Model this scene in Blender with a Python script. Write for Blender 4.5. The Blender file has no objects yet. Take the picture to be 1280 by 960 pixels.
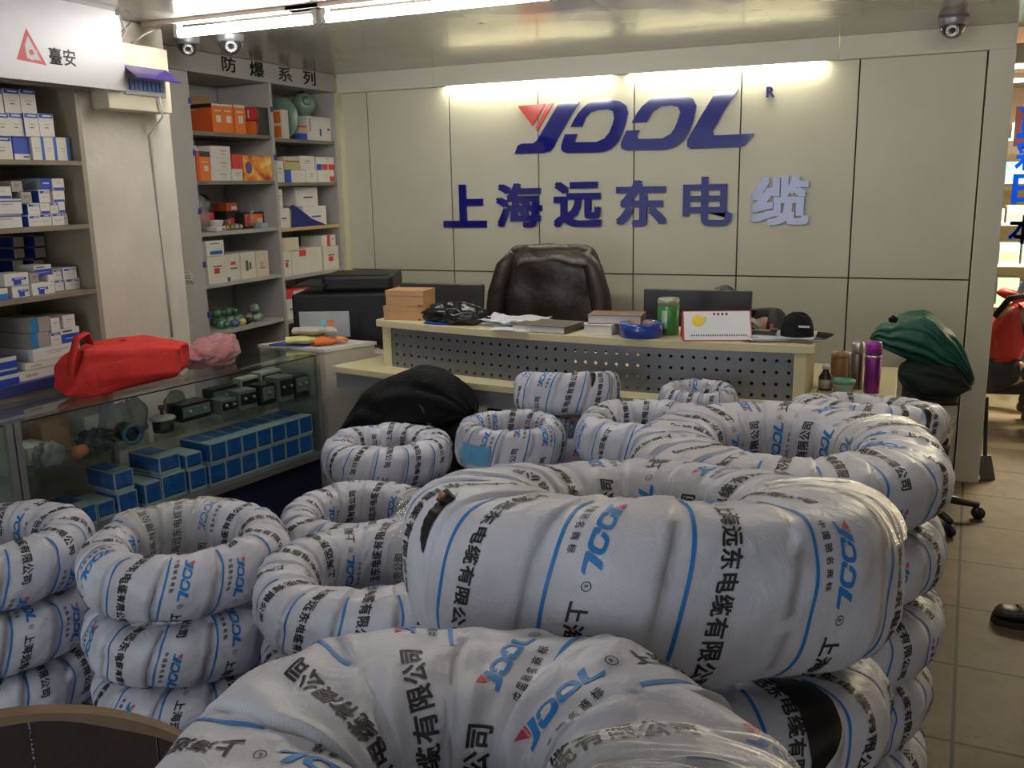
import bpy, bmesh, math, random
import numpy as np
from mathutils import Vector, Matrix
S = bpy.context.scene
COL = S.collection
random.seed(7)
PI = math.pi

# ------------------------------------------------------------------ camera
cam = bpy.data.cameras.new('camera'); cam_o = bpy.data.objects.new('camera', cam); COL.objects.link(cam_o)
cam.sensor_width = 36.0; cam.lens = 36.0 * 1160.0 / 1280.0; cam.clip_start = 0.05
RX = Vector((0.9219, 0.3869, -0.0203)); RY = Vector((-0.0633, 0.2014, 0.9775)); RZ = Vector((0.3823, -0.8999, 0.2092))
RZ = RZ.normalized(); RX = (RX - RZ * RX.dot(RZ)).normalized(); RY = RZ.cross(RX)
mw = Matrix.Identity(4)
for i in range(3):
    mw[i][0] = RX[i]; mw[i][1] = RY[i]; mw[i][2] = RZ[i]
mw[2][3] = 1.6
cam_o.matrix_world = mw
S.camera = cam_o

# ------------------------------------------------------------------ colour, world, lamps
S.view_settings.view_transform = 'Standard'; S.view_settings.look = 'None'
S.view_settings.gamma = 1.0; S.view_settings.use_curve_mapping = False
S.view_settings.exposure = 0.72
S.cycles.use_denoising = True
S.cycles.max_bounces = 8; S.cycles.transparent_max_bounces = 16
S.cycles.sample_clamp_indirect = 4.0
W = bpy.data.worlds.new('world'); S.world = W; W.use_nodes = True
W.node_tree.nodes['Background'].inputs[0].default_value = (0.86, 0.93, 1.0, 1)
W.node_tree.nodes['Background'].inputs[1].default_value = 0.5
TUBE_E = 36.0        # ceiling tubes
WASH_E = 60.0        # tubes behind the wall's top trim
SHOP_E = 40.0        # lamps in the aisle past the partition
CEIL = 2.316

def area(name, loc, rot, sx, sy, power, col):
    l = bpy.data.lights.new(name, 'AREA'); l.shape = 'RECTANGLE'; l.size = sx; l.size_y = sy; l.energy = power; l.color = col
    o = bpy.data.objects.new(name, l); COL.objects.link(o); o.location = loc; o.rotation_euler = rot
    return o
# daylight through the open shop door behind the camera
area('shopfront_daylight', (-1.55, -2.45, 1.25), (PI/2, 0, 0), .9, 1.9, 15, (0.86, 0.93, 1.0))

# ------------------------------------------------------------------ materials
MC = {}
def nodes(m):
    nt = m.node_tree; return nt, nt.nodes, nt.links
def mat(name, col, rough=0.5, metal=0.0, var=0.06, scale=12.0, bump=0.0, bscale=60.0, coat=0.0, emit=0.0, spec=0.5, trans=0.0, sheen=0.0):
    if name in MC: return MC[name]
    m = bpy.data.materials.new(name); m.use_nodes = True; MC[name] = m
    nt, N, L = nodes(m); b = N['Principled BSDF']
    b.inputs['Roughness'].default_value = rough; b.inputs['Metallic'].default_value = metal
    b.inputs['Specular IOR Level'].default_value = spec
    b.inputs['Coat Weight'].default_value = coat
    b.inputs['Transmission Weight'].default_value = trans
    b.inputs['Sheen Weight'].default_value = sheen
    tc = N.new('ShaderNodeTexCoord')
    nz = N.new('ShaderNodeTexNoise'); nz.inputs['Scale'].default_value = scale; nz.inputs['Detail'].default_value = 5
    L.new(tc.outputs['Object'], nz.inputs['Vector'])
    mp = N.new('ShaderNodeMapRange'); mp.inputs['From Min'].default_value = 0.3; mp.inputs['From Max'].default_value = 0.7
    mp.inputs['To Min'].default_value = 1 - var; mp.inputs['To Max'].default_value = 1 + var
    L.new(nz.outputs['Fac'], mp.inputs['Value'])
    hs = N.new('ShaderNodeHueSaturation'); hs.inputs['Color'].default_value = (*col, 1)
    L.new(mp.outputs['Result'], hs.inputs['Value'])
    L.new(hs.outputs['Color'], b.inputs['Base Color'])
    if emit > 0:
        b.inputs['Emission Color'].default_value = (*col, 1); b.inputs['Emission Strength'].default_value = emit
    if bump > 0:
        n2 = N.new('ShaderNodeTexNoise'); n2.inputs['Scale'].default_value = bscale; n2.inputs['Detail'].default_value = 4
        L.new(tc.outputs['Object'], n2.inputs['Vector'])
        bp = N.new('ShaderNodeBump'); bp.inputs['Strength'].default_value = bump; bp.inputs['Distance'].default_value = 0.01
        L.new(n2.outputs['Fac'], bp.inputs['Height']); L.new(bp.outputs['Normal'], b.inputs['Normal'])
    return m

def math_node(N, L, op, a, b=None, c=None):
    n = N.new('ShaderNodeMath'); n.operation = op
    for i, v in enumerate((a, b, c)):
        if v is None: continue
        if hasattr(v, 'is_output') or hasattr(v, 'links'): L.new(v, n.inputs[i])
        else: n.inputs[i].default_value = v
    return n.outputs[0]

def glass_mat(name, tint=(0.93, 0.97, 0.96), refl=1.0, rough=0.02, bump=0.0, bscale=40.0, stretch=None, milk=0.0, flat_fresnel=False):
    m = bpy.data.materials.new(name); m.use_nodes = True; MC[name] = m
    nt, N, L = nodes(m); N.remove(N['Principled BSDF']); out = N['Material Output']
    t = N.new('ShaderNodeBsdfTransparent'); t.inputs[0].default_value = (*tint, 1)
    g = N.new('ShaderNodeBsdfGlossy'); g.inputs['Roughness'].default_value = rough; g.inputs['Color'].default_value = (1, 1, 1, 1)
    fr = N.new('ShaderNodeLayerWeight'); fr.inputs['Blend'].default_value = 0.5
    k = math_node(N, L, 'MULTIPLY', math_node(N, L, 'MULTIPLY_ADD', math_node(N, L, 'POWER', fr.outputs['Facing'], 5.0), .95, .045), refl)
    mx = N.new('ShaderNodeMixShader'); L.new(k, mx.inputs[0]); L.new(t.outputs[0], mx.inputs[1]); L.new(g.outputs[0], mx.inputs[2])
    last = mx.outputs[0]
    if milk > 0:
        d = N.new('ShaderNodeBsdfDiffuse'); d.inputs[0].default_value = (0.8, 0.8, 0.78, 1)
        m2 = N.new('ShaderNodeMixShader'); m2.inputs[0].default_value = milk; L.new(last, m2.inputs[1]); L.new(d.outputs[0], m2.inputs[2]); last = m2.outputs[0]
    if bump > 0:
        tc = N.new('ShaderNodeTexCoord'); mpn = N.new('ShaderNodeMapping')
        L.new(tc.outputs['UV' if stretch else 'Object'], mpn.inputs[0])
        if stretch: mpn.inputs['Scale'].default_value = stretch
        n2 = N.new('ShaderNodeTexNoise'); n2.inputs['Scale'].default_value = bscale; n2.inputs['Detail'].default_value = 3; L.new(mpn.outputs[0], n2.inputs['Vector'])
        bp = N.new('ShaderNodeBump'); bp.inputs['Strength'].default_value = bump; bp.inputs['Distance'].default_value = 0.01
        L.new(n2.outputs['Fac'], bp.inputs['Height']); L.new(bp.outputs[0], g.inputs['Normal'])
        if not flat_fresnel: L.new(bp.outputs[0], fr.inputs['Normal'])
    L.new(last, out.inputs[0])
    return m

# ------------------------------------------------------------------ mesh collector
class MB:
    def __init__(s): s.v = []; s.f = []; s.mi = []
    def add(s, vs, fs, mi=0):
        n = len(s.v); s.v += [tuple(p) for p in vs]; s.f += [tuple(i + n for i in f) for f in fs]; s.mi += [mi] * len(fs); return s
    def box(s, x0, x1, y0, y1, z0, z1, mi=0):
        vs = [(x, y, z) for z in (z0, z1) for y in (y0, y1) for x in (x0, x1)]
        return s.add(vs, [(0, 2, 3, 1), (4, 5, 7, 6), (0, 1, 5, 4), (2, 6, 7, 3), (0, 4, 6, 2), (1, 3, 7, 5)], mi)
    def obox(s, o, a, b, c, mi=0):          # corner o and three edge vectors (right-handed)
        o, a, b, c = Vector(o), Vector(a), Vector(b), Vector(c)
        vs = [o + a * i + b * j + c * k for k in (0, 1) for j in (0, 1) for i in (0, 1)]
        return s.add(vs, [(0, 2, 3, 1), (4, 5, 7, 6), (0, 1, 5, 4), (2, 6, 7, 3), (0, 4, 6, 2), (1, 3, 7, 5)], mi)
    def quad(s, a, b, c, d, mi=0): return s.add([a, b, c, d], [(0, 1, 2, 3)], mi)
    def cyl(s, p0, p1, r0, r1=None, n=20, mi=0, caps=True):
        p0, p1 = Vector(p0), Vector(p1); r1 = r0 if r1 is None else r1
        d = (p1 - p0).normalized(); a = d.orthogonal().normalized(); b = d.cross(a)
        vs = []
        for p, r in ((p0, r0), (p1, r1)):
            vs += [p + a * (r * math.cos(2 * PI * i / n)) + b * (r * math.sin(2 * PI * i / n)) for i in range(n)]
        fs = [(i, (i + 1) % n, n + (i + 1) % n, n + i) for i in range(n)]
        if caps: fs += [tuple(range(n - 1, -1, -1)), tuple(range(n, 2 * n))]
        return s.add(vs, fs, mi)
    def lathe(s, prof, c, n=28, mi=0, axis=(0, 0, 1)):
        c = Vector(c); d = Vector(axis).normalized(); a = d.orthogonal().normalized(); b = d.cross(a)
        vs = []; m = len(prof)
        for r, z in prof:
            vs += [c + d * z + a * (r * math.cos(2 * PI * i / n)) + b * (r * math.sin(2 * PI * i / n)) for i in range(n)]
        fs = [(j * n + i, j * n + (i + 1) % n, (j + 1) * n + (i + 1) % n, (j + 1) * n + i) for j in range(m - 1) for i in range(n)]
        if prof[0][0] > 1e-4: fs.append(tuple(range(n - 1, -1, -1)))
        if prof[-1][0] > 1e-4: fs.append(tuple((m - 1) * n + i for i in range(n)))
        return s.add(vs, fs, mi)
    def tube(s, pts, r, n=8, mi=0):
        pts = [Vector(p) for p in pts]; vs = []; m = len(pts); a = None
        for i, p in enumerate(pts):
            d = (pts[min(i + 1, m - 1)] - pts[max(i - 1, 0)]).normalized()
            a = d.orthogonal().normalized() if a is None else (a - d * a.dot(d)).normalized()
            b = d.cross(a); rr = r[i] if isinstance(r, (list, tuple)) else r
            vs += [p + a * (rr * math.cos(2 * PI * k / n)) + b * (rr * math.sin(2 * PI * k / n)) for k in range(n)]
        fs = [(j * n + i, j * n + (i + 1) % n, (j + 1) * n + (i + 1) % n, (j + 1) * n + i) for j in range(m - 1) for i in range(n)]
        fs += [tuple(range(n - 1, -1, -1)), tuple((m - 1) * n + i for i in range(n))]
        return s.add(vs, fs, mi)
    def grid(s, fn, nu, nv, mi=0, cu=False, cv=False):
        vs = []; ru = nu if cu else nu + 1; rv = nv if cv else nv + 1
        for i in range(ru):
            for j in range(rv): vs.append(fn(i / nu, j / nv))
        fs = [(i * rv + j, ((i + 1) % ru) * rv + j, ((i + 1) % ru) * rv + (j + 1) % rv, i * rv + (j + 1) % rv) for i in range(nu) for j in range(nv)]
        return s.add(vs, fs, mi)
    def prism(s, poly, fn, t, mi=0):        # polygon in (a,b), fn(a,b,depth)->point
        n = len(poly); vs = [fn(a, b, 0) for a, b in poly] + [fn(a, b, t) for a, b in poly]
        fs = [tuple(range(n)), tuple(range(2 * n - 1, n - 1, -1))] + [(i, n + i, n + (i + 1) % n, (i + 1) % n) for i in range(n)]
        return s.add(vs, fs, mi)
    def build(s, name, mats, parent=None, smooth=False, bevel=0.0, sub=0, local=False, fixn=True):
        me = bpy.data.meshes.new(name)
        v = s.v
        if parent is not None and not local:
            q = parent.matrix_basis.translation if parent.parent is None else parent.matrix_basis.translation + parent.parent.matrix_basis.translation
            v = [(p[0] - q[0], p[1] - q[1], p[2] - q[2]) for p in v]
        me.from_pydata(v, [], s.f)
        if not isinstance(mats, (list, tuple)): mats = [mats]
        for m in mats: me.materials.append(m)
        me.polygons.foreach_set('material_index', s.mi)
        me.polygons.foreach_set('use_smooth', [smooth] * len(s.f))
        if fixn:
            bm = bmesh.new(); bm.from_mesh(me); bmesh.ops.recalc_face_normals(bm, faces=bm.faces); bm.to_mesh(me); bm.free()
        me.update()
        o = bpy.data.objects.new(name, me); COL.objects.link(o)
        if parent is not None: o.parent = parent
        if bevel > 0:
            b = o.modifiers.new('edge', 'BEVEL'); b.width = bevel; b.segments = 2; b.limit_method = 'ANGLE'
        if sub: 
            m = o.modifiers.new('smooth', 'SUBSURF'); m.levels = sub; m.render_levels = sub
        return o

def tag(o, label, cat, group=None, kind=None):
    o['label'] = label; o['category'] = cat
    if group: o['group'] = group
    if kind: o['kind'] = kind
    return o
def thing(name, label, cat, loc=(0, 0, 0), group=None, rz=0.0):
    o = bpy.data.objects.new(name, None); COL.objects.link(o); o.location = loc; o.rotation_euler = (0, 0, rz); o.empty_display_size = 0.05
    return tag(o, label, cat, group)
def structure(o): o['kind'] = 'structure'; return o
def copy_tree(o, parent=None):
    c = o.copy(); COL.objects.link(c)
    if parent is not None: c.parent = parent
    for ch in o.children: copy_tree(ch, c)
    return c
def noise3(seed, n=6, f=6.0):
    r = np.random.RandomState(seed); K = r.normal(size=(n, 3)) * f; P = r.uniform(0, 6.28, n); A = r.uniform(.5, 1, n) / n
    return lambda p: float(np.sum(A * np.sin(K @ np.array(p) + P)))
def blob(name, mats, c, rad, parent=None, seed=1, amp=0.15, f=9.0, nu=36, nv=20, floor=True, e=1.0, sharp=0.0, smooth=True):
    nf = noise3(seed, 7, f); m = MB()
    def fn(u, v):
        th = 2 * PI * u; ph = PI * (v - .5) * .999
        x, y, z = math.cos(ph) * math.cos(th), math.cos(ph) * math.sin(th), math.sin(ph)
        sg = lambda q: math.copysign(abs(q) ** e, q)
        k = nf((x, y, z)) * amp * 2
        if sharp: k = -abs(k) * (1 + sharp) + amp * .5
        p = [c[0] + rad[0] * sg(x) * (1 + k), c[1] + rad[1] * sg(y) * (1 + k), c[2] + rad[2] * sg(z) * (1 + k)]
        if floor: p[2] = max(p[2], c[2] - rad[2] * .62 + .0)
        return p
    m.grid(fn, nu, nv, 0, cu=True)
    return m.build(name, mats, parent, smooth=smooth)

# ------------------------------------------------------------------ lettering
GC = {}; GLAY = {}
def _glyph(ch, off, seg=3):
    c = bpy.data.curves.new('g', 'FONT'); c.body = ch; c.size = 1; c.offset = off; c.resolution_u = seg; c.fill_mode = 'FRONT'
    o = bpy.data.objects.new('g', c); COL.objects.link(o); bpy.context.view_layer.update()
    me = bpy.data.meshes.new_from_object(o.evaluated_get(bpy.context.evaluated_depsgraph_get()))
    bpy.data.objects.remove(o); bpy.data.curves.remove(c)
    v = np.zeros(len(me.vertices) * 3); me.vertices.foreach_get('co', v); v = v.reshape(-1, 3)[:, :2]
    f = [tuple(p.vertices) for p in me.polygons]; bpy.data.meshes.remove(me)
    ar = sum(abs(.5 * float(np.sum(v[list(q), 0] * np.roll(v[list(q), 1], -1) - v[list(q), 1] * np.roll(v[list(q), 0], -1)))) for q in f) if f else 0
    return v, f, ar
def glyph(ch, off=0.025):           # a heavier cut of the letter; where thickening breaks the outline, four shifted copies instead
    key = (ch, off)
    if key in GC: return GC[key]
    v0, f0, a0 = _glyph(ch, 0.0)
    if off <= 0 or not f0: GC[key] = (v0, f0); return GC[key]
    v1, f1, a1 = _glyph(ch, off); _, _, a2 = _glyph(ch, off * .3)
    if a2 > a0 * 1.02 and a1 > a0 + (a2 - a0) / .3 * .86: GC[key] = (v1, f1); return GC[key]
    V = []; F = []
    for dx, dy in ((off, off), (-off, off), (-off, -off), (off, -off)):
        n = sum(len(q) for q in V); V.append(v0 + np.array([dx, dy]) * .8); F += [tuple(i + n for i in q) for q in f0]
    GC[key] = (np.concatenate(V), F); GLAY[key] = np.repeat(np.arange(4), len(v0)); return GC[key]
def text2d(s, h, adv=1.08, off=0.025):   # -> verts (x along, y up, centred on 0), faces, length
    V = []; F = []; x = 0.0
    for ch in s:
        v, f = glyph(ch, off); n = sum(len(q) for q in V)
        cjk = ord(ch) > 0x2000
        if len(v): 
            if cjk: vv = v.copy(); vv[:, 1] -= .38
            else: vv = v.copy(); vv[:, 1] -= .36
            vv[:, 0] += x; V.append(vv); F += [tuple(i + n for i in q) for q in f]
        x += adv if cjk else (v[:, 0].max() + .1 if len(v) else .35)
    return np.concatenate(V) * h, F, x * h
# outlines of the four-letter mark, unit: its whole length
LOGO = {
 'mark': [[(25,85),(172,75),(102,188)], [(188,75),(214,72),(127,217),(120,198)]],
 'y': [[(245,72),(352,65),(284,176),(232,262),(215,295),(195,318),(160,328),(0,335),(18,292),(40,280),(105,278),(125,262),(142,236),(190,160)]],
 'o1': [[(305,193),(325,155),(345,125),(370,97),(395,77),(440,60),(500,55),(560,65),(590,85),(600,120),(590,170),(574,215),(555,260),(535,285),(510,305),(480,317),(450,322),(285,327),(262,320),(253,305),(255,285),(275,230),(340,228),(325,270),(440,268),(480,250),(505,220),(520,185),(530,150),(525,115),(500,105),(450,108),(410,120),(385,145),(365,192)]],
 'o2': [[(617,172),(642,128),(670,90),(705,62),(740,45),(790,35),(860,35),(915,55),(932,90),(920,150),(905,198),(885,240),(860,268),(830,290),(800,300),(770,305),(590,310),(568,302),(562,285),(568,262),(592,210),(658,208),(642,235),(650,252),(770,248),(810,225),(828,198),(840,170),(855,120),(845,95),(810,88),(760,92),(720,120),(690,170)]],
 'l': [[(1015,35),(1030,22),(1125,8),(1060,118),(1010,210),(1015,232),(1200,222),(1155,280),(1125,287),(905,298),(888,285),(890,255),(950,145)]]}
LA = ((0.0011810066, 0.000012078, -2.222771), (-0.0000518382, -0.0011141809, 2.1592183))
def logo_xz(p): return (LA[0][0] * p[0] + LA[0][1] * p[1] + LA[0][2], LA[1][0] * p[0] + LA[1][1] * p[1] + LA[1][2])

# ------------------------------------------------------------------ shared materials
white_paint = mat('wall_board', (0.62, 0.60, 0.46), 0.55, var=0.03, scale=3)
ink_blue = mat('printed_blue', (0.010, 0.20, 0.58), 0.5)
ink_black = mat('printed_black', (0.02, 0.018, 0.02), 0.6)
ink_red = mat('printed_red', (0.62, 0.06, 0.10), 0.5)
black_pvc = mat('black_cable', (0.008, 0.008, 0.009), 0.35)
copper = mat('copper', (0.55, 0.30, 0.16), 0.35, 0.8)

def woven():
    m = bpy.data.materials.new('woven_wrap'); m.use_nodes = True; MC['woven_wrap'] = m
    nt, N, L = nodes(m); b = N['Principled BSDF']; b.inputs['Roughness'].default_value = 0.42; b.inputs['Specular IOR Level'].default_value = 0.4
    tc = N.new('ShaderNodeTexCoord')
    sc = N.new('ShaderNodeMapping'); sc.inputs['Scale'].default_value = (1 / 0.0032, 1 / 0.0032, 1); L.new(tc.outputs['UV'], sc.inputs[0])
    ck = N.new('ShaderNodeTexChecker'); ck.inputs['Scale'].default_value = 1.0; L.new(sc.outputs[0], ck.inputs['Vector'])
    nz = N.new('ShaderNodeTexNoise'); nz.inputs['Scale'].default_value = 7; nz.inputs['Detail'].default_value = 6; L.new(tc.outputs['Object'], nz.inputs['Vector'])
    cr = N.new('ShaderNodeValToRGB'); cr.color_ramp.elements[0].position = 0.32; cr.color_ramp.elements[0].color = (0.54, 0.54, 0.60, 1)
    cr.color_ramp.elements[1].position = 0.6; cr.color_ramp.elements[1].color = (0.71, 0.71, 0.79, 1); L.new(nz.outputs['Fac'], cr.inputs[0])
    mx = N.new('ShaderNodeMix'); mx.data_type = 'RGBA'; mx.blend_type = 'MULTIPLY'; mx.inputs[0].default_value = 0.35
    c2 = N.new('ShaderNodeMapRange'); c2.inputs['To Min'].default_value = 0.82; L.new(ck.outputs['Fac'], c2.inputs['Value'])
    L.new(cr.outputs[0], mx.inputs[6]); L.new(c2.outputs[0], mx.inputs[7]); L.new(mx.outputs[2], b.inputs['Base Color'])
    n2 = N.new('ShaderNodeTexNoise'); n2.inputs['Scale'].default_value = 26; n2.inputs['Detail'].default_value = 5; n2.inputs['Distortion'].default_value = 0.6; L.new(tc.outputs['Object'], n2.inputs['Vector'])
    h = math_node(N, L, 'MULTIPLY_ADD', ck.outputs['Fac'], 0.05, n2.outputs['Fac'])
    bp = N.new('ShaderNodeBump'); bp.inputs['Strength'].default_value = 0.45; bp.inputs['Distance'].default_value = 0.012
    L.new(h, bp.inputs['Height']); L.new(bp.outputs[0], b.inputs['Normal'])
    return m
wrap_m = woven()
film_m = glass_mat('stretch_film', (0.985, 0.985, 0.965), 4.5, 0.2, 0.8, 9.0, (3.0, 34.0, 1.0), milk=0.03, flat_fresnel=True)

# ------------------------------------------------------------------ wrapped cable coils
def tape_items():
    out = {}
    v, f, ln = text2d('上海远东电缆有限公司', 0.031, 1.03, 0.026); out['name'] = (v, f, ln)
    v, f, ln = text2d('中国驰名商标', 0.0135, 1.35, 0.015); out['small'] = (v, f, ln)
    ax = [logo_xz(p) for k in LOGO for poly in LOGO[k] for p in poly]; x0 = min(p[0] for p in ax); x1 = max(p[0] for p in ax); zc = sum(p[1] for p in ax) / len(ax)
    k = 0.13 / (x1 - x0)
    for key, names in (('logo', ('y', 'o1', 'o2', 'l')), ('mark', ('mark',))):
        V = []; F = []
        for nme in names:
            for poly in LOGO[nme]:
                n = len(V); V += [((q[0] - x0) * k, (q[1] - zc) * k) for q in map(logo_xz, poly)]; F.append(tuple(range(n, n + len(poly))))
        out[key] = (np.array(V), F, 0.13)
    # ring with R
    v, f, _ = text2d('R', 0.008, 1, 0.02); ring = []; n = 14
    for r in (0.0062, 0.0075): ring += [(0.003 + r * math.cos(2 * PI * i / n), r * math.sin(2 * PI * i / n)) for i in range(n)]
    rf = [(i, (i + 1) % n, n + (i + 1) % n, n + i) for i in range(n)]
    vv = np.concatenate([np.array(ring), v]); ff = rf + [tuple(i + 2 * n for i in q) for q in f]
    out['reg'] = (vv, ff, 0.016)
    # cut every face into small triangles so that the print follows the bulge
    for k2 in list(out):
        v, f, ln = out[k2]; bm = bmesh.new(); bv = [bm.verts.new((p[0], p[1], 0)) for p in v]
        for q in f:
            try: bm.faces.new([bv[i] for i in q])
            except ValueError: pass
        bmesh.ops.triangulate(bm, faces=bm.faces)
        for _ in range(3):
            es = [e for e in bm.edges if e.calc_length() > 0.011]
            if not es: break
            bmesh.ops.subdivide_edges(bm, edges=es, cuts=1); bmesh.ops.triangulate(bm, faces=bm.faces)
        bm.verts.index_update()
        out[k2] = (np.array([p.co[:2] for p in bm.verts]), np.array([[p.index for p in q.verts] for q in bm.faces]), ln); bm.free()
    return out
TAPE = tape_items()

class Coil:
    def __init__(s, R, w, h, N, seed, e=2.7, amp=1.0, slant=1):
        s.R, s.w, s.h, s.N, s.e, s.slant = R, w, h, N, e, slant
        r = s.r = np.random.RandomState(seed)
        t = np.linspace(0, 2 * PI, 721); c, q = s.prof(t); d = np.hypot(np.diff(c), np.diff(q)); s.S = np.concatenate([[0], np.cumsum(d)]); s.T = t; s.L = s.S[-1]
        s.K = [(r.randint(1, 9), r.randint(0, 4), r.uniform(0, 6.28), r.uniform(.3, 1)) for _ in range(9)]
        s.off = r.uniform(-.003, .003, N + 2) * amp
        s.ph = r.uniform(0, 6.28, (N + 2, 6)); s.fr = np.stack([r.uniform(.6, 2.6, (N + 2, 6)), r.uniform(2, 9, (N + 2, 6))], -1); s.fr[..., 1] *= np.where(r.rand(N + 2, 6) > .5, 1, -1)
        s.amp = amp
    def prof(s, t):     # t = 0 at the underside, growing outward
        a = t - PI / 2; c, q = np.cos(a), np.sin(a); k = (np.abs(c) ** s.e + np.abs(q) ** s.e) ** (-1 / s.e)
        return s.w / 2 * k * c, s.h / 2 * k * q
    def surf(s, p, a, extra=0.0):       # p strip coordinate, a arc length round the section
        t = np.interp(a, s.S, s.T); c, q = s.prof(t); e = 1e-3
        c1, q1 = s.prof(t + e); tx, tz = c1 - c, q1 - q; ln = np.hypot(tx, tz); nx, nz = tz / ln, -tx / ln
        k = np.clip(np.floor(p + 1e-9).astype(int), -1, s.N) % s.N; f = p - np.floor(p + 1e-9)
        u = 2 * PI * (p + s.slant * a / s.L) / s.N
        win = np.sin(np.clip(a / s.L, 0, 1) * PI) ** .5
        d = 0.0045 * f + s.off[k] * win
        for m1, m2, ph, am in s.K: d = d + .0022 * s.amp * am * np.sin(m1 * u + m2 * 2 * PI * a / s.L + ph)
        for j in range(6):
            d = d + .0011 * s.amp * win * np.sin(2 * PI * (f * s.fr[k, j, 0] + a / s.L * s.fr[k, j, 1]) + s.ph[k, j])
        d = d - .006 * s.amp * (f - .5) ** 2 * win + extra
        rr = s.R - s.w / 2 + c + nx * d; z = q + nz * d + s.h / 2
        return np.stack([rr * np.cos(u), rr * np.sin(u), z], -1), s.R - s.w / 2 + c
    def mesh(s, M=9, Ns=52, prints=True, d=1, seed=0, tscale=1.0, phases=None, arange=(.06, .86)):
        N = s.N; V = []; F = []; mi = []; UV = []
        a = np.linspace(0, s.L, Ns + 1)[:-1]
        cols = [(k + (j / M if j < M else 1 - 1e-6)) for k in range(N) for j in range(M + 1)]
        nc = len(cols); P, A = np.meshgrid(np.array(cols), a, indexing='ij')
        kk = np.repeat(np.arange(N), M + 1)[:, None]
        pts, _ = s.surf(P, A); V = pts.reshape(-1, 3); 
        wid = 2 * PI * s.R / N
        uvs = np.stack([P * wid, A], -1).reshape(-1, 2)
        faces = []
        sh = s.slant * (M + 1)
        for i in range(nc):
            i2 = (i + 1) % nc
            for j in range(Ns):
                if j < Ns - 1: q = (i * Ns + j, i2 * Ns + j, i2 * Ns + j + 1, i * Ns + j + 1)
                else: q = (i * Ns + j, i2 * Ns + j, ((i2 + sh) % nc) * Ns, ((i + sh) % nc) * Ns)
                faces.append(q)
        nb = len(V); VV = [V]; FF = list(faces); MI = [0] * len(faces); SM = [True] * len(faces)
        base = nb
        if prints:
            r = np.random.RandomState(seed + 50)
            def put(key, m, k, a0, yc):
                nonlocal base
                v, f, ln = TAPE[key]; x = v[:, 0] * tscale; y = (v[:, 1]) * tscale + yc * tscale
                aa = a0 - d * x
                ac = np.clip(aa, 0, s.L); t = np.interp(ac, s.S, s.T); rl = s.R - s.w / 2 + s.prof(t)[0]
                ff = .46 + d * y * N / (2 * PI * rl) 
                pts, _ = s.surf(k + np.clip(ff, 0, .9999), ac, 0.0013)
                ok = (ff > .03) & (ff < .97) & (aa > arange[0] * s.L) & (aa < arange[1] * s.L)
                fk = f[ok[f].all(1)]
                if len(fk) == 0: return
                used = np.unique(fk); remap = -np.ones(len(v), int); remap[used] = np.arange(len(used)) + base
                VV.append(pts[used]); FF.extend(map(tuple, remap[fk].tolist())); MI.extend([m] * len(fk)); SM.extend([True] * len(fk)); base += len(used)
            for k in range(N):
                # blue line at the tape's edge
                n = 90; al = np.linspace(arange[0], .94, n) * s.L; t = np.interp(al, s.S, s.T); rl = s.R - s.w / 2 + s.prof(t)[0]; W_ = []
                for yy in (-.0028, .0028):
                    ff = .46 + d * (yy - .052) * tscale * N / (2 * PI * rl); W_.append(ff)
                ok = (np.minimum(*W_) > .02) & (np.maximum(*W_) < .98)
                for q in range(n - 1):
                    if ok[q] and ok[q + 1]:
                        pp = np.array([W_[0][q], W_[1][q], W_[1][q + 1], W_[0][q + 1]]); ar = np.array([al[q], al[q], al[q + 1], al[q + 1]])
                        pts, _ = s.surf(k + pp, ar, .0012); VV.append(pts); FF.append((base, base + 1, base + 2, base + 3)); MI.append(2); SM.append(True); base += 4
                # repeating print along the tape
                period = 0.53 * tscale; ph = r.uniform(0, period)
                if phases and k in phases: ph = ((phases[k] - s.L) if d > 0 else phases[k]) % period
                a0 = ph - period if d < 0 else ph + s.L + period
                for _ in range(5):
                    put('mark', 3, k, a0, .004); put('logo', 2, k, a0, .004); put('small', 1, k, a0 + d * .004, -.030)
                    put('reg', 1, k, a0 - d * .143 * tscale, .004); put('name', 1, k, a0 - d * .168 * tscale, .000)
                    a0 -= d * period
        me = bpy.data.meshes.new('woven_wrap')
        AV = np.concatenate(VV); bb = AV[:nb]; s.kr = s.R / np.hypot(bb[:, 0], bb[:, 1]).max(); s.z0 = bb[:, 2].min(); s.kz = s.h / (bb[:, 2].max() - s.z0); AV = s.fitp(AV); me.from_pydata(AV.tolist(), [], FF)
        for m in (wrap_m, ink_black, ink_blue, ink_red): me.materials.append(m)
        me.polygons.foreach_set('material_index', MI); me.polygons.foreach_set('use_smooth', SM)
        uvl = me.uv_layers.new(name='UVMap'); li = np.zeros(len(me.loops), int); me.loops.foreach_get('vertex_index', li)
        full = np.zeros((len(AV), 2)); full[:nb] = uvs; uvl.data.foreach_set('uv', full[li].reshape(-1))
        me.update(); return me
    def fitp(s, P):      # true outside size = R and h
        return (P - np.array([0, 0, s.z0])) * np.array([s.kr, s.kr, s.kz])
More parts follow.
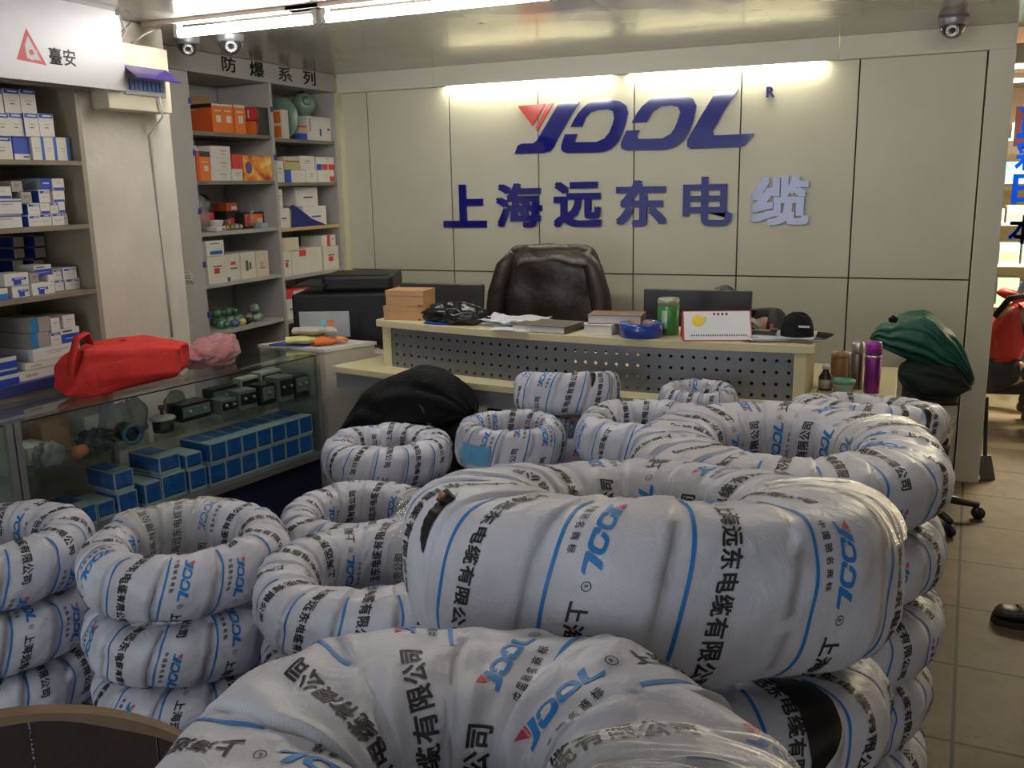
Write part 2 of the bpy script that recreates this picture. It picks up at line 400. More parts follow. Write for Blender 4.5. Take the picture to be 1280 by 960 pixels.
    def film(s, p0, p1, a0=.12, a1=.85, nu=110, nv=50, seed=3):
        r = np.random.RandomState(seed); P = np.linspace(p0, p1, nu); A = np.linspace(a0, a1, nv) * s.L
        # stay above the highest strip
        PP, AA = np.meshgrid(P, A, indexing='ij'); rip = 0
        for j in range(6): rip = rip + np.sin(PP * r.uniform(14, 70) + AA / s.L * r.uniform(-2, 2) * 6.28 + r.uniform(0, 6)) / 6
        pts, _ = s.surf(PP, AA, 0.0065 + .0026 * rip)
        me = bpy.data.meshes.new('stretch_film'); me.from_pydata(s.fitp(pts.reshape(-1, 3)).tolist(), [], [(i * nv + j, (i + 1) * nv + j, (i + 1) * nv + j + 1, i * nv + j + 1) for i in range(nu - 1) for j in range(nv - 1)])
        me.materials.append(film_m); me.polygons.foreach_set('use_smooth', [True] * len(me.polygons))
        uvl = me.uv_layers.new(name='UVMap'); li = np.zeros(len(me.loops), int); me.loops.foreach_get('vertex_index', li)
        uvl.data.foreach_set('uv', (np.stack([PP, AA / s.L], -1).reshape(-1, 2))[li].reshape(-1)); me.update(); return me
    def gap(s, p, a0, a1, wid, name='cable_gap', skew=0.0):   # lens-shaped opening with the black cable turns in it
        n = 26; V = []; F = []; A = np.linspace(a0, a1, n) * s.L; cw = 7
        for i in range(n):
            x = i / (n - 1); hw = wid * (math.sin(PI * x) ** .8)
            for j in range(cw):
                q = (j / (cw - 1) - .5) * 2 * hw
                pt, _ = s.surf(np.array([p + q + skew * x]), np.array([A[i]]), .0016 + .0025 * abs(math.sin(i * PI / 3.2)) * math.sin(PI * x)); V.append(s.fitp(pt)[0].tolist())
        F = [(i * cw + j, (i + 1) * cw + j, (i + 1) * cw + j + 1, i * cw + j + 1) for i in range(n - 1) for j in range(cw - 1)]
        me = bpy.data.meshes.new(name); me.from_pydata(V, [], F); me.materials.append(black_pvc); me.polygons.foreach_set('use_smooth', [True] * len(F)); me.update(); return me
def child(name, me, parent):
    o = bpy.data.objects.new(name, me); COL.objects.link(o); o.parent = parent; return o

cB = Coil(.42, .25, .262, 14, 11, e=3.1, amp=.85); mB = cB.mesh(12, 84, d=1, seed=1, phases={9: .61, 10: .39, 11: .568, 12: .335})
cC = Coil(.413, .235, .2, 16, 12); mC = cC.mesh(10, 64, d=1, seed=2)
cA = Coil(.345, .25, .215, 11, 13, e=2.7, amp=1.5); mA = cA.mesh(14, 84, d=1, seed=3, phases={0: .52, 1: .46, 2: .88, 3: .82})
cS = [Coil(.257, .135, .165, 13, 21, e=2.5, amp=.8), Coil(.257, .125, .165, 12, 22, e=2.4, amp=.8), Coil(.2, .085, .168, 11, 23, e=2.6, amp=.7)]
mS = [c.mesh(8, 48, d=(1, 1, -1)[i], seed=5 + i, tscale=.8) for i, c in enumerate(cS)]
fS = [c.film(2.2, 5.0, seed=i) for i, c in enumerate(cS)]

def coil(label, me, c, x, y, zt, sc=(1, 1, 1), rz=0.0, tilt=0.0, tilt_dir=None, group=None, film=None, gaps=()):
    t = thing('cable_coil', label, 'cable coil', (x, y, zt - c.h * sc[2]), group)
    M = Matrix.Rotation(rz, 4, 'Z')
    if tilt:
        d = Vector(tilt_dir).normalized(); ax = Vector((0, 0, 1)).cross(d); ctr = Vector((0, 0, c.h * sc[2] / 2))
        M = Matrix.Translation(ctr) @ Matrix.Rotation(tilt, 4, ax) @ Matrix.Translation(-ctr) @ M
    q = M.to_quaternion(); t.rotation_mode = 'QUATERNION'; t.rotation_quaternion = q
    t.location = Vector((x, y, zt - c.h * sc[2])) + M.translation
    t.scale = sc
    child('woven_wrap', me, t)
    if film is not None: child('stretch_film', film, t)
    for g in gaps: child('cable_gap', g, t)
    return t
def stack(top, n, me, c, x, y, zt, sc=(1, 1, 1), lower='', group='', jit=.008, skip_top=False, rz=0.0, film=None, gaps=(), lowgaps=None, me2=None, lmax=None):
    # n coils one upon another, the top one at zt
    pitch = zt / n; z = zt; words = ['second', 'third', 'fourth', 'fifth']
    h = pitch / c.h * .985
    s2 = (sc[0], sc[1], h)
    out = []
    if not skip_top: out.append(coil(top, me, c, x, y, zt, s2, rz, film=film, gaps=gaps, group=group))
    for i in range(1, n):
        dx, dy = random.uniform(-jit, jit), random.uniform(-jit, jit)
        out.append(coil(f'wrapped coil, {words[i-1]} from top, under {lower}', me2 or me, c, x + dx, y + dy, zt - pitch * i, (sc[0] * random.uniform(.975, .995), sc[0] * .985, h), rz + 1.7 * i + random.uniform(-.4, .4), group=group, gaps=(lowgaps or {}).get(i, ())))
    return out

# ------------------------------------------------------------------ room shell
def floor_mat():
    m = bpy.data.materials.new('stone_tile'); m.use_nodes = True
    nt, N, L = nodes(m); b = N['Principled BSDF']
    tc = N.new('ShaderNodeTexCoord'); mp = N.new('ShaderNodeMapping'); mp.inputs['Rotation'].default_value = (0, 0, math.radians(3.2)); mp.inputs['Location'].default_value = (-0.062, 0.17, 0)
    L.new(tc.outputs['Object'], mp.inputs[0])
    br = N.new('ShaderNodeTexBrick'); br.offset = 0; br.inputs['Scale'].default_value = 1.0; br.inputs['Brick Width'].default_value = 0.48; br.inputs['Row Height'].default_value = 0.48
    br.inputs['Mortar Size'].default_value = 0.006; br.inputs['Mortar Smooth'].default_value = 0.1
    br.inputs['Color1'].default_value = (0.13, 0.094, 0.06, 1); br.inputs['Color2'].default_value = (0.145, 0.108, 0.072, 1); br.inputs['Mortar'].default_value = (0.018, 0.012, 0.008, 1)
    L.new(mp.outputs[0], br.inputs['Vector'])
    nz = N.new('ShaderNodeTexNoise'); nz.inputs['Scale'].default_value = 6; nz.inputs['Detail'].default_value = 8; nz.inputs['Roughness'].default_value = .7; L.new(tc.outputs['Object'], nz.inputs['Vector'])
    r = N.new('ShaderNodeValToRGB'); r.color_ramp.elements[0].position = .3; r.color_ramp.elements[0].color = (.62, .60, .56, 1); r.color_ramp.elements[1].position = .6; r.color_ramp.elements[1].color = (1, 1, 1, 1); L.new(nz.outputs['Fac'], r.inputs[0])
    vo = N.new('ShaderNodeTexNoise'); vo.inputs['Scale'].default_value = 38; vo.inputs['Detail'].default_value = 2; L.new(tc.outputs['Object'], vo.inputs['Vector'])
    r2 = N.new('ShaderNodeValToRGB'); r2.color_ramp.elements[0].position = .28; r2.color_ramp.elements[0].color = (.55, .52, .48, 1); r2.color_ramp.elements[1].position = .36; r2.color_ramp.elements[1].color = (1, 1, 1, 1); L.new(vo.outputs['Fac'], r2.inputs[0])
    x1 = N.new('ShaderNodeMix'); x1.data_type = 'RGBA'; x1.blend_type = 'MULTIPLY'; x1.inputs[0].default_value = 1; L.new(br.outputs['Color'], x1.inputs[6]); L.new(r.outputs[0], x1.inputs[7])
    x2 = N.new('ShaderNodeMix'); x2.data_type = 'RGBA'; x2.blend_type = 'MULTIPLY'; x2.inputs[0].default_value = 1; L.new(x1.outputs[2], x2.inputs[6]); L.new(r2.outputs[0], x2.inputs[7])
    L.new(x2.outputs[2], b.inputs['Base Color']); b.inputs['Roughness'].default_value = 0.6; b.inputs['Specular IOR Level'].default_value = 0.25
    return m
def ceil_mat():
    m = bpy.data.materials.new('ceiling_panel'); m.use_nodes = True
    nt, N, L = nodes(m); b = N['Principled BSDF']
    tc = N.new('ShaderNodeTexCoord'); mp = N.new('ShaderNodeMapping'); mp.inputs['Location'].default_value = (0.04, 0.2, 0); L.new(tc.outputs['Object'], mp.inputs[0])
    br = N.new('ShaderNodeTexBrick'); br.offset = 0; br.inputs['Scale'].default_value = 1.0; br.inputs['Brick Width'].default_value = 0.59; br.inputs['Row Height'].default_value = 1.2
    br.inputs['Mortar Size'].default_value = 0.002
    for k, c in (('Color1', (.36, .335, .295, 1)), ('Color2', (.385, .36, .315, 1)), ('Mortar', (.12, .11, .10, 1))): br.inputs[k].default_value = c
    L.new(mp.outputs[0], br.inputs['Vector']); L.new(br.outputs['Color'], b.inputs['Base Color'])
    b.inputs['Metallic'].default_value = .2; b.inputs['Roughness'].default_value = 0.19; b.inputs['Specular IOR Level'].default_value = 0.8; b.inputs['Coat Weight'].default_value = 0.15; b.inputs['Coat Roughness'].default_value = .08
    nz = N.new('ShaderNodeTexNoise'); nz.inputs['Scale'].default_value = 2.2; nz.inputs['Detail'].default_value = 1.0; L.new(tc.outputs['Object'], nz.inputs['Vector'])
    bp = N.new('ShaderNodeBump'); bp.inputs['Strength'].default_value = 0.5; bp.inputs['Distance'].default_value = 0.02; sp = N.new('ShaderNodeSeparateXYZ'); L.new(mp.outputs[0], sp.inputs[0])
    wv = math_node(N, L, 'ABSOLUTE', math_node(N, L, 'SINE', math_node(N, L, 'MULTIPLY', sp.outputs[0], PI / .59)))
    vo = N.new('ShaderNodeTexVoronoi'); vo.inputs['Scale'].default_value = 4.2; L.new(tc.outputs['Object'], vo.inputs['Vector'])
    dm = math_node(N, L, 'MULTIPLY', math_node(N, L, 'LESS_THAN', vo.outputs['Distance'], .055), -.12)
    L.new(math_node(N, L, 'ADD', dm, math_node(N, L, 'MULTIPLY_ADD', wv, .35, nz.outputs['Fac'])), bp.inputs['Height']); L.new(bp.outputs[0], b.inputs['Normal'])
    return m
m = MB(); m.box(-4.2, 3.2, -2.5, 11, -.1, 0); structure(m.build('floor', floor_mat()))
m = MB(); m.box(-4.2, .52, -2.5, 5.46, CEIL, CEIL + .08); m.box(.52, 3.2, -2.5, 5.46, CEIL, CEIL + .08); structure(m.build('ceiling', ceil_mat()))
aisle_c = mat('aisle_ceiling', (0.45, 0.36, 0.24), 0.6)
m = MB(); m.box(-4.2, 3.2, 5.46, 11, 2.45, 2.53); m.box(-.2, 3.2, 5.46, 5.52, CEIL + .08, 2.45); structure(m.build('ceiling_rear', aisle_c))
plaster = mat('plaster', (0.60, 0.55, 0.47), 0.8, var=.08, scale=5, bump=.15, bscale=30)
m = MB(); m.box(-4.0, -3.86, -2.5, 11, 0, 2.5); structure(m.build('wall_left', plaster))
m = MB(); m.box(3.05, 3.2, -2.5, 11, 0, 2.5); structure(m.build('wall_right', plaster))
m = MB(); m.box(-3.86, 3.05, 10.85, 11, 0, 2.45); structure(m.build('wall_rear', mat('rear_plaster', (0.62, 0.52, 0.36), .8)))
# partition wall carrying the sign: boards with thin dark joints
joint = mat('joint', (0.05, 0.045, 0.035), 0.8)
edges = [-3.43, -3.243, -2.657, -2.07, -1.48, -.88, -.279, .312]
m = MB(); m.box(-3.43, .43, 5.368, 5.46, 0, 2.316, 1)
for i in range(7):
    a, b = edges[i] + .004, edges[i + 1] - .004
    m.box(a, b, 5.352, 5.368, .0, 1.068, 0); m.box(a, b, 5.352, 5.368, 1.076, 2.316, 0)
structure(m.build('wall_back', [white_paint, joint], bevel=0))
trim_m = mat('trim_board', (0.64, 0.62, 0.50), 0.5, var=.03, scale=3)
m = MB(); m.box(-3.43, -2.735, 5.302, 5.352, 2.2, CEIL); structure(m.build('trim_1', trim_m, bevel=.002))
m = MB(); m.box(-2.731, -.385, 5.296, 5.312, 2.2, CEIL); structure(m.build('trim_2', trim_m, bevel=.002))
m = MB(); m.box(-.381, .43, 5.302, 5.352, 2.2, CEIL); structure(m.build('trim_3', trim_m, bevel=.002))
m = MB(); m.box(.316, .432, 5.302, 5.352, 0, 2.2); structure(m.build('trim_4', trim_m, bevel=.002))
m = MB(); m.box(-3.452, -3.425, 5.296, 5.36, 0, 2.2); structure(m.build('trim_5', mat('pale_green_edge', (0.58, 0.57, 0.38), .5)))
# pillar between the two shelving units
m = MB(); m.box(-3.86, -3.1, 2.90, 3.42, 0, CEIL); structure(m.build('pillar', plaster, bevel=.012))

# lamps behind the top trim
tube_m = mat('lit_tube', (1.0, 0.93, 0.74), .4, var=0, emit=WASH_E); cap_m = mat('lamp_cap', (.6, .6, .58), .4, .6)
for i, (x0, x1) in enumerate(((-2.70, -1.58), (-1.54, -.42))):
    t = thing('wall_wash_tube', ('left' if i == 0 else 'right') + ' fluorescent tube hidden behind the top trim, lighting the sign wall', 'lamp', (x0, 5.334, 2.222), 'tubes behind the wall trim')
    m = MB(); m.cyl((x0 + .02, 5.330, 2.222), (x1 - .02, 5.330, 2.222), .012, n=12); m.build('tube', tube_m, t, smooth=True)
    for x in (x0, x1 - .03):
        m = MB(); m.box(x, x + .03, 5.3125, 5.3515, 2.205, 2.245); m.build('lamp_holder', cap_m, t)
# ceiling lamps: batten with a bare tube
tube2_m = mat('lit_tube_bright', (1.0, 0.98, 0.95), .4, var=0, emit=TUBE_E); batten_m = mat('batten', (.66, .55, .45), .5)
def batten(label, x0, x1, y, z, group='bare ceiling tubes', tm=None):
    t = thing('ceiling_tube_lamp', label, 'lamp', (x0, y, CEIL), group)
    m = MB(); m.box(x0 - .16, x1 + .02, y - .03, y + .02, z + .035, CEIL); m.build('batten', batten_m, t, bevel=.003)
    m = MB(); m.cyl((x0 + .02, y, z), (x1 - .02, y, z), .019, n=16); m.build('tube', tm or tube2_m, t, smooth=True)
    for x in (x0, x1 - .022):
        m = MB(); m.box(x, x + .022, y - .017, y + .017, z - .02, z + .036); m.build('lamp_holder', cap_m, t)
batten('lit ceiling tube above the camera domes, nearer the left wall', -2.92, -2.20, 3.30, 2.262)
batten('lit ceiling tube running out of the top edge beside the first', -2.18, -1.20, 3.30, 2.262)
batten('lit ceiling tube over the right end of the coils', -.35, .65, 3.0, 2.262, 'tubes over the coils', mat('fill_tube_mid', (1.0, .95, .86), .4, var=0, emit=26))  # added out of view to brighten the right side of the sign wall
batten('lit ceiling tube over the cable coils', -1.6, -.5, 1.3, 2.262, 'tubes over the coils', mat('fill_tube_dim', (1.0, .95, .86), .4, var=0, emit=11))  # unseen tube added as weak fill light for the foreground

# ------------------------------------------------------------------ raised lettering on the wall
acryl = mat('blue_acrylic', (0.008, 0.008, 0.20), 0.07, var=.02, spec=.5, coat=.4); acryl_r = mat('red_acrylic', (0.75, 0.09, 0.08), 0.12, var=.02, spec=.35)
WY = 5.352
def raised(name, label, polys, mtl, depth=.018, group='raised letters on the wall', lay=None):
    m = MB()
    for poly, fs in polys:
        n = len(poly)
        if fs is None: fs = [tuple(range(n))]
        sa = lambda f: sum(poly[a][0] * poly[b][1] - poly[b][0] * poly[a][1] for a, b in zip(f, f[1:] + f[:1]))
        fs = [tuple(f) if sa(f) > 0 else tuple(reversed(f)) for f in fs]
        vs = [(x, WY - depth - (0 if lay is None else .0004 * lay[i]), z) for i, (x, z) in enumerate(poly)] + [(x, WY, z) for x, z in poly]
        m.add(vs, fs + [tuple(i + n for i in reversed(f)) for f in fs])
        cnt = {}
        for f in fs:
            for a, b in zip(f, f[1:] + f[:1]): cnt[(a, b)] = 1
        m.add(vs, [(b, a, a + n, b + n) for (a, b) in cnt if (b, a) not in cnt])
    o = m.build(name, mtl, fixn=False)
    xs = [v for v in o.data.vertices]; return tag(o, label, 'sign letter', group)
mark = thing('sign_mark', 'red triangle with slanted red bar starting the blue wall logo', 'sign letter', (-2.1, WY, 1.9), 'raised letters on the wall')
m = MB()
for i, poly in enumerate(LOGO['mark']):
    m.prism([logo_xz(p) for p in poly], lambda a, b, d: (a, WY - .018 + d, b), .018)
m.build('triangle', acryl_r, mark)
for key, lab in (('y', 'first raised blue logo letter, a slanted stroke ending in a pointed foot'), ('o1', 'second raised blue logo letter, open ring beside the slanted stroke'), ('o2', 'third raised blue logo letter, open ring next to the last letter'), ('l', 'last raised blue logo letter with long pointed foot')):
    raised('sign_letter', lab, [([logo_xz(p) for p in LOGO[key][0]], None)], acryl)
boxes = dict(zip('上海远东电缆', [(-2.716, 1.347, -2.418, 1.611), (-2.35, 1.346, -2.047, 1.613), (-1.971, 1.346, -1.669, 1.615), (-1.583, 1.351, -1.281, 1.616), (-1.188, 1.353, -.909, 1.626), (-.808, 1.354, -.498, 1.62)]))
desc = {'上': 'of three strokes above the left monitor', '海': 'second from left above the leather chair', '远': 'third from left over the chair back', '东': 'fourth from left over the books', '电': 'fifth from left, with a hooked tail', '缆': 'last in the row, glaring with reflections'}
for ch, bb in boxes.items():
    wt = .02 if ch == '电' else .038
    v, f = glyph(ch, wt); lo, hi = v.min(0), v.max(0)
    pts = [(bb[0] + (p[0] - lo[0]) / (hi[0] - lo[0]) * (bb[2] - bb[0]), bb[1] + (p[1] - lo[1]) / (hi[1] - lo[1]) * (bb[3] - bb[1])) for p in v]
    raised('sign_letter', 'raised blue Chinese character ' + desc[ch], [(pts, f)], acryl, lay=GLAY.get((ch, wt)))
v, f = glyph('R', .022); lo, hi = v.min(0), v.max(0)
raised('sign_letter', 'small raised letter R at upper right of the logo', [([(-.747 + (p[0] - lo[0]) / (hi[0] - lo[0]) * .045, 2.036 + (p[1] - lo[1]) / (hi[1] - lo[1]) * .055) for p in v], f)], mat('letter_navy', (.012, .012, .16), .5), .012)

# ------------------------------------------------------------------ surveillance domes
dome_b = mat('dome_shell', (.23, .23, .24), .35, .3); dome_g = mat('dome_glass', (.03, .03, .035), .08, coat=1); led = mat('lens_ring', (.75, .75, .78), .2, .7)
def dome(label, x, y, r, look, style):
    t = thing('dome_camera', label, 'security camera', (x, y, CEIL), 'dome cameras on the ceiling')
    m = MB(); m.lathe([(r * 1.05, 0), (r * 1.05, -.012), (r * 1.0, -.03), (r * .97, -.04)], (x, y, CEIL), 28); m.build('housing', dome_b, t, smooth=True)
    m = MB(); m.lathe([(r * .94, -.038)] + [(r * .94 * math.cos(a), -.038 - r * .95 * math.sin(a)) for a in [PI / 2 * k / 8 for k in range(1, 9)]], (x, y, CEIL), 28); m.build('dome', dome_g, t, smooth=True)
    d = Vector(look).normalized(); c = Vector((x, y, CEIL - .04)) + d * r * .80
    m = MB(); m.lathe([(r * .22, .0), (r * .45, .0), (r * .45, .012), (r * .40, .018), (r * .24, .018), (r * .22, .004)], c, 24, 0, d); ln = m.build('lens_ring', led, t, smooth=True)
    m = MB()
    for k in range(10):
        a = d.orthogonal().normalized(); b = d.cross(a); p = c + d * .018 + a * (r * .33 * math.cos(k * .628)) + b * (r * .33 * math.sin(k * .628)); m.lathe([(r * .055, 0), (r * .055, .004), (0, .006)], p, 8, 0, d)
    m.build('infrared_light', mat('led_white', (.85, .85, .88), .3), t)
    return t
dome('dark dome camera at the ceiling corner above the shelf side panel', -3.17, 3.655, .055, (.6, -.75, -.5), 0)
dome('dome camera with bright light ring in front of the shelf sign', -2.955, 3.695, .062, (.62, -.75, -.45), 1)
dome('dome camera on the ceiling above the right end of the sign wall', .135, 4.96, .062, (-.05, -.9, -.45), 2)

# ------------------------------------------------------------------ the coils
GA, GB, GC_ = 'front stack of cable coils', 'middle stack of cable coils', 'rear right stack of cable coils'
stack('largest-looking white wrapped coil at the very front, film on its right side', 5, mA, cA, -.36, .698, 1.09, lower='the frontmost coil', group=GA, rz=.6, film=cA.film(8.3, 10.5, .2, .8, 200, 60, 4))
B = coil('big tilted white coil with a tear showing copper, behind the frontmost coil', mB, cB, -.381, 1.466, 1.115, (1, 1, 1), -.05, .2, (-.381, 1.466, 0), GB, film=cB.film(13.0, 14.6, .32, .72, 140, 50, 8))
# the tear on its left flank, with the cut cable end
pB = 8.9; aB = .34
t_ = child('wrap_tear', cB.gap(pB, .29, .415, .085, 'wrap_tear', -.12), B)
pt, _ = cB.surf(np.array([pB - .10]), np.array([.392 * cB.L]), 0.0); pt = Vector(cB.fitp(pt)[0]); nrm = (pt - Vector((pt.x * .7, pt.y * .7, .13))).normalized()
m = MB(); m.cyl(pt - nrm * .01, pt + nrm * .012, .0125, n=20); m.build('cable_end', black_pvc, B, local=True)
m = MB()
for k in range(4):
    a = nrm.orthogonal().normalized(); b = nrm.cross(a); o_ = (a * math.cos(k * PI / 2) + b * math.sin(k * PI / 2)) * .0052 if k else Vector()
    m.cyl(pt + o_ + nrm * .011, pt + o_ + nrm * .0145, .0042, n=12)
m.build('copper_core', copper, B, local=True)
bw = ['second', 'third', 'fourth', 'fifth']
for i, (zt, tl, r) in enumerate(((.838, .18, .9), (.628, .12, 2.2), (.415, .06, 3.9), (.198, 0, 5.1))):
    coil(f'wrapped coil, {bw[i]} from top, under the big tilted coil', mC, cC, -.376 + .003 * i, 1.458 - .004 * i, zt, (1.0, 1.0, .92), r, tl, (-.381, 1.466, 0), GB, gaps=((cC.gap(11.75, .2, .6, .22),) if i == 0 else ()))
stack('wide white coil right of the desk coils, glossy film across its right rim', 5, mC, cC, -.259, 2.42, .975, (1, 1, 1), 'the wide film-banded coil', GC_, rz=2.1, film=cC.film(11.3, 12.3, .35, .85, 110, 50, 5), lowgaps={2: (cC.gap(11.2, .2, .6, .16),), 3: (cC.gap(8.9, .25, .6, .14),)})
stack('small white coil in front of glass counter with film on its right rim', 5, mS[1], cS[1], -1.573, 1.649, .811, (1, 1, 1), 'the small coil before the counter', 'left stack of small coils', rz=.3, film=fS[1])
stack('small white coil cut by the left edge of the photo', 5, mS[0], cS[0], -2.073, 1.5, .80, (1, 1, 1), 'the coil at the left edge', 'leftmost stack of small coils', rz=2.2)
stack('white coil with hole facing up, half behind the coil nearest the big tilted one', 4, mS[1], cS[1], -1.54, 2.388, .635, (1.08, 1.08, 1), 'the coil beside the counter foot', 'stack beside the counter foot', rz=4.4, film=fS[1])
stack('white coil squeezed between the small counter coil and the big tilted coil', 5, mS[0], cS[0], -1.06, 1.66, .805, (1.04, 1.04, 1), 'the squeezed coil', 'stack left of the big tilted coil', rz=5.3, film=fS[0])
stack('white coil in front of the chair with the black jacket', 4, mS[0], cS[0], -1.784, 2.963, .685, (1, 1, 1), 'the coil before the black jacket', 'stack before the black jacket', rz=1.0)
S2c = stack('thin white coil with pale blue paper label, right of the jacket coil', 5, mS[2], cS[2], -1.19, 2.78, .835, (.95, .95, 1), 'the coil with blue label', 'stack with the blue label', rz=3.6)
coil('white coil tilted on edge, lying against the desk front', mS[2], cS[2], -1.135, 3.20, .918, (1.03, 1.03, .98), 2.4, .21, (-.33, .94, 0), 'stack against the desk', gaps=(cS[2].gap(5.15, .3, .62, .1),))
stack('', 5, mS[2], cS[2], -1.12, 3.195, .885, (.98, .98, 1), 'the coil tilted on edge', 'stack against the desk', skip_top=True, rz=1.2)
stack('white coil between the tilted desk coil and the wide film-banded coil', 5, mS[1], cS[1], -.742, 2.882, .875, (.97, .97, 1), 'the coil left of the film-banded one', 'stack behind the big tilted coil', rz=2.9)
stack('thin white coil just showing its rim before the perforated desk panel', 5, mS[2], cS[2], -.66, 3.272, .885, (.735, .735, 1), 'the rim-only coil by the desk', 'stack at the desk panel', rz=.2)
coil('white coil before the side desk, with black slit on its right', mS[0], cS[0], -.091, 3.222, .888, (1.02, 1.02, 1), 0, .13, (-.091, 3.222, 0), 'stack before the side desk', gaps=(cS[0].gap(11.2, .22, .55, .1),))
stack('', 5, mS[0], cS[0], -.088, 3.219, .86, (1.02, 1.02, 1), 'the coil before the side desk', 'stack before the side desk', skip_top=True, rz=.7)
# blue paper label under film on the thin coil
c = cS[2]; V = []; n = 14
lp0 = .55
for i in range(n):
    for j in range(n):
        q, _ = c.surf(np.array([lp0 + 1.2 * i / (n - 1)]), np.array([(.16 + .17 * j / (n - 1)) * c.L]), .003 + .0045); V.append(c.fitp(q)[0].tolist())
me = bpy.data.meshes.new('paper_label'); me.from_pydata(V, [], [(i * n + j, (i + 1) * n + j, (i + 1) * n + j + 1, i * n + j + 1) for i in range(n - 1) for j in range(n - 1)])
me.materials.append(mat('label_blue', (.13, .42, .68), .25, coat=.5)); child('paper_label', me, S2c[0])

# ------------------------------------------------------------------ reception desk
maple = mat('maple_board', (0.62, 0.55, 0.33), 0.45, var=.04, scale=4); grey_lam = mat('grey_laminate', (0.22, 0.22, 0.23), 0.5)
def perforated():
    m = bpy.data.materials.new('perforated_steel'); m.use_nodes = True
    nt, N, L = nodes(m); b = N['Principled BSDF']; out = N['Material Output']
    b.inputs['Base Color'].default_value = (.22, .225, .24, 1); b.inputs['Metallic'].default_value = .5; b.inputs['Roughness'].default_value = .42
    tc = N.new('ShaderNodeTexCoord'); sp = N.new('ShaderNodeSeparateXYZ'); L.new(tc.outputs['UV'], sp.inputs[0])
    d = []
    for o in (sp.outputs[0], sp.outputs[1]):
        fr = math_node(N, L, 'FRACT', o); d.append(math_node(N, L, 'ABSOLUTE', math_node(N, L, 'SUBTRACT', fr, .5)))
    k = math_node(N, L, 'LESS_THAN', math_node(N, L, 'ADD', d[0], d[1]), .19)
    nz = N.new('ShaderNodeTexNoise'); nz.inputs['Scale'].default_value = 60; L.new(tc.outputs['Object'], nz.inputs['Vector'])
    mr = N.new('ShaderNodeMapRange'); mr.inputs['To Min'].default_value = .36; mr.inputs['To Max'].default_value = .5; L.new(nz.outputs['Fac'], mr.inputs['Value']); L.new(mr.outputs[0], b.inputs['Roughness'])
    t = N.new('ShaderNodeBsdfTransparent'); mx = N.new('ShaderNodeMixShader'); L.new(k, mx.inputs[0]); L.new(b.outputs[0], mx.inputs[1]); L.new(t.outputs[0], mx.inputs[2]); L.new(mx.outputs[0], out.inputs[0])
    return m
perf_m = perforated()
def arc_y(x): return 3.507 + .205 * ((x + .83) / 1.41) ** 2       # front edge of the upper counter
def slab(m, x0, x1, y0f, y1f, z0, z1, n=28, mi=0):
    vs = []; fs = []
    for i in range(n + 1):
        x = x0 + (x1 - x0) * i / n
        vs += [(x, y0f(x), z0), (x, y1f(x), z0), (x, y1f(x), z1), (x, y0f(x), z1)]
    for i in range(n):
        for k in range(4): fs.append((i * 4 + k, i * 4 + (k + 1) % 4, i * 4 + 4 + (k + 1) % 4, i * 4 + 4 + k))
    fs += [(0, 1, 2, 3), (n * 4 + 3, n * 4 + 2, n * 4 + 1, n * 4)]
    m.add(vs, fs, mi); return m
desk = thing('reception_desk', 'curved reception desk of pale maple with perforated grey metal front panel', 'desk', (-1.25, 3.9, 0))
m = MB(); slab(m, -2.265, -.288, arc_y, lambda x: arc_y(x) + .36, .968, 1.0); m.build('counter_top', maple, desk, bevel=.003)
m = MB(); slab(m, -2.185, -.36, lambda x: arc_y(x) + .028, lambda x: arc_y(x) + .031, .78, .968, 40); pn = m.build('front_panel', perf_m, desk)
uvl = pn.data.uv_layers.new(name='UVMap')
for lp in pn.data.loops:
    co = pn.data.vertices[lp.vertex_index].co; uvl.data[lp.index].uv = ((co.x + desk.location.x) / .0445, (co.z + desk.location.z - .774) / .0455)
for x in (-2.235, -.36):
    m = MB(); m.box(x, x + .045, arc_y(x) + .012, arc_y(x) + .35, .78, .968); m.build('end_panel', maple, desk, bevel=.002)
for x0, x1 in ((-2.19, -1.30), (-.98, -.365)):
    m = MB(); slab(m, x0, x1, lambda x: arc_y(x) + .16, lambda x: arc_y(x) + .172, .782, .966); m.build('added_backing', mat('backing_dark', (.05, .045, .04), .7), desk)  # backing added so most holes look dark; open middle lets light through
low = lambda x: 3.428 + .215 * max(0, (-.9 - x) / 1.55) ** 1.6
m = MB(); slab(m, -2.473, -.289, low, lambda x: min(4.36, 3.69 + (x + 2.475) * 2.7) if x < -2.38 else 4.36, .75, .78, 60); m.build('work_surface', maple, desk, bevel=.003)
m = MB(); slab(m, -2.46, -.30, lambda x: low(x) + .012, lambda x: low(x) + .03, .675, .75); m.build('apron', grey_lam, desk)
m = MB(); slab(m, -2.36, -.34, lambda x: 3.80, lambda x: 3.815, .12, .56); m.build('modesty_panel', grey_lam, desk)
for x in (-2.37, -1.5, -.345):
    m = MB(); m.box(x, x + .05, 3.74, 3.80, .03, .75); m.box(x - .01, x + .06, 3.56 if x > -2 else 3.72, 3.92, 0, .03); m.build('leg', mat('leg_steel', (.4, .4, .42), .4, .6), desk, bevel=.003)
m = MB(); m.obox((-2.35, 3.76, .45), (.28, -.15, .25), (.0, .03, .0), (-.02, 0, .03)); m.build('brace', mat('leg_steel', (.4, .4, .42)), desk)
# the side desk to its right
sd = thing('side_desk', 'low maple side desk holding flasks, right of the curved desk', 'desk', (-.15, 4.1, 0))
m = MB(); m.box(-.288, .0, 3.66, 4.36, .75, .78); m.build('desktop', maple, sd, bevel=.003)
m = MB(); m.box(-.03, -.008, 3.68, 4.34, 0, .75); m.build('side_panel', maple, sd)
m = MB(); m.box(-.285, -.04, 4.3, 4.32, .1, .75); m.build('back_panel', grey_lam, sd)

